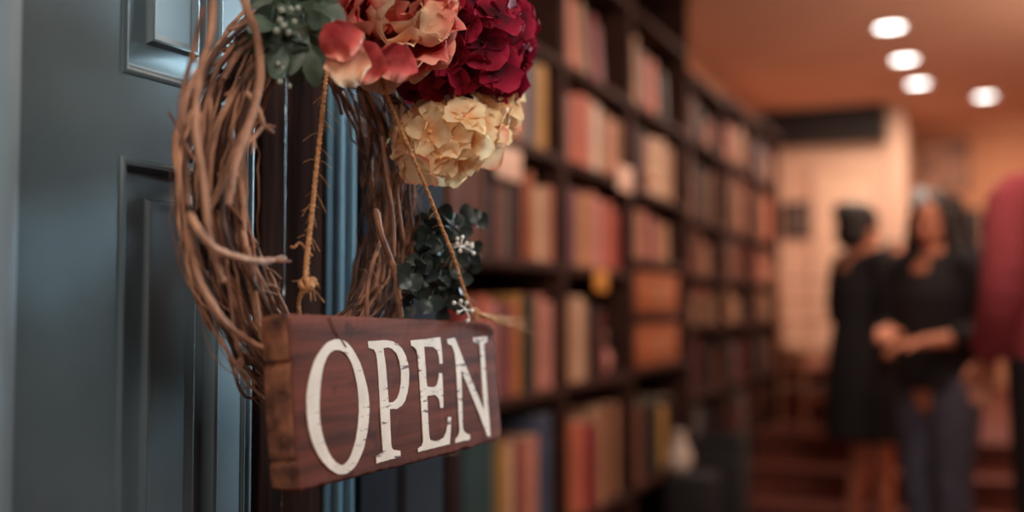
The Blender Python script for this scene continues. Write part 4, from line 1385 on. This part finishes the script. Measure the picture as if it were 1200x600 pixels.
letter(z2([(202, 63), (262, 58), (318, 50), (323, 90), (328, 152), (317, 156), (313, 125), (305, 102), (290, 88), (255, 86), (257, 115), (262, 180), (264, 225), (268, 244), (284, 246), (300, 243), (307, 232), (312, 210), (314, 190), (326, 192), (329, 262), (330, 326), (319, 326), (315, 300), (308, 284), (298, 276), (267, 280), (270, 350), (275, 435), (279, 452), (294, 457), (314, 454), (332, 443), (343, 418), (349, 362), (361, 362), (359, 420), (355, 468), (300, 482), (232, 499), (231, 486), (246, 476), (252, 458), (249, 400), (243, 300), (236, 200), (231, 125), (226, 102), (217, 90), (205, 84)]), [], 'E')
letter(z3([(78, 125), (108, 119), (122, 152), (140, 200), (170, 275), (200, 348), (222, 402), (217, 310), (211, 210), (207, 150), (201, 139), (182, 137), (180, 118), (206, 117), (234, 115), (236, 134), (222, 142), (228, 230), (238, 370), (248, 503), (236, 504), (205, 420), (170, 335), (134, 248), (136, 340), (140, 470), (145, 486), (154, 494), (167, 498), (168, 517), (140, 523), (112, 531), (111, 516), (122, 504), (127, 484), (122, 380), (115, 262), (109, 185), (104, 168), (96, 150), (81, 143)]), [], 'N')

# ================================================================== jute twine that carries the board
def twist(bm, pts, r, pitch=.009):
    pts = catmull(pts, 16)
    for s_ in range(2):
        out = []
        acc = 0
        u = Vector((1, 0, 0))
        for i, p in enumerate(pts):
            tg = (pts[min(i + 1, len(pts) - 1)] - pts[max(i - 1, 0)]).normalized()
            u = (u - tg * u.dot(tg)).normalized()
            v = tg.cross(u)
            if i: acc += (p - pts[i - 1]).length
            a = acc / pitch * 2 * PI + s_ * PI
            out.append(p + (u * math.cos(a) + v * math.sin(a)) * r * .55)
        tube(bm, out, r * .62, 6)


def fuzz(bm, pts, n, ln):
    pts = catmull(pts, 12)
    for _ in range(n):
        i = R.randrange(len(pts) - 1)
        d = Vector((R.uniform(-1, 1), R.uniform(-1, 1), R.uniform(-1, 1))).normalized()
        tg = (pts[i + 1] - pts[i]).normalized()
        l_ = ln * R.uniform(.4, 1)
        tube(bm, [pts[i], pts[i] + d * l_ * .5 + tg * l_ * .3, pts[i] + d * l_ + tg * l_ * .5 + Vector((0, 0, -l_ * .3))], .00022, 4)


t = thing('twine_cord', sgn((.15, .0), 0), 'tan jute cord tied round the wreath that carries the OPEN board', 'cord')
left = [q(386, 60, -.553), q(381, 100, -.550), q(376, 150, -.549), q(370, 205, -.549), q(365, 255, -.549), q(360, 300, -.548), q(358, 326, -.547)]
b = NB(); twist(b, left, .0023); fuzz(b, left, 46, .016); link('strand', b, M_twine, t)
right = [q(440, 70, -.545), q(449, 100, -.538), q(463, 135, -.530), q(480, 175, -.519), q(500, 222, -.5165), q(517, 265, -.5165), q(531, 300, -.5165), q(543, 338, -.5175), q(552, 362, -.521)]
b = NB(); twist(b, right, .0022); fuzz(b, right, 46, .016); link('strand', b, M_twine, t)


def knot(c_, r):
    b_ = NB()
    for k in range(4):
        F = frame((R.uniform(-1, 1), R.uniform(-1, 1), R.uniform(-1, 1)))
        tube(b_, [Vector(c_) + F @ Vector((r * math.cos(a), r * .8 * math.sin(a), r * .25 * math.sin(2 * a))) for a in [2 * PI * i / 18 for i in range(19)]], r * .34, 7)
    for _ in range(16):
        d = Vector((R.uniform(-1, 1), R.uniform(-1, 1), R.uniform(-1.4, .6)))
        tube(b_, [Vector(c_), Vector(c_) + d * r * 1.3, Vector(c_) + d * r * 2.3 + Vector((0, 0, -r * .5))], .0003, 4)
    return link('knot', b_, M_twine, t)


knot(q(359, 333, -.547), .0058)
knot(q(366, 331, -.548), .0046)
b = NB(); twist(b, [q(359, 333, -.547), q(352, 345, -.556), q(350, 358, -.560), q(352, 372, -.561)], .0017); link('strand', b, M_twine, t)
b = NB(); twist(b, [q(366, 300, -.55), q(352, 285, -.552), q(345, 290, -.553), q(341, 289, -.553)], .0010); link('loose_end', b, M_twine, t)
knot(q(556, 366, -.521), .0052)
# frayed end that sweeps to the right
b = NB()
for k in range(26):
    e_ = (R.uniform(585, 628), 0)
    f = (e_[0] - 556) / 70
    py = 367 + f * R.uniform(6, 34)
    tube(b, catmull([q(553, 364, -.521), q(572, 371 + R.uniform(-3, 3), -.520), q(556 + (e_[0] - 556) * .7, 367 + (py - 367) * .55, -.519), q(e_[0], py, -.517 + R.uniform(-.006, .006))], 5), lambda z: .0006 - .0004 * z, 4)
twist(b, [q(553, 364, -.521), q(566, 370, -.520), q(582, 377, -.520), q(598, 384, -.519)], .0017)
link('frayed_end', b, M_twine, t)
# the fibre that crosses the face of the board above the O
b = NB(); tube(b, catmull([sgn(on_sign(385, 371), .0011), sgn(on_sign(393, 388), .0009), sgn(on_sign(405, 407), .0009)], 5), .00055, 5); link('loose_fibre', b, mat('dull_fibre', srgb(128, 84, 62), rough=.9), t)
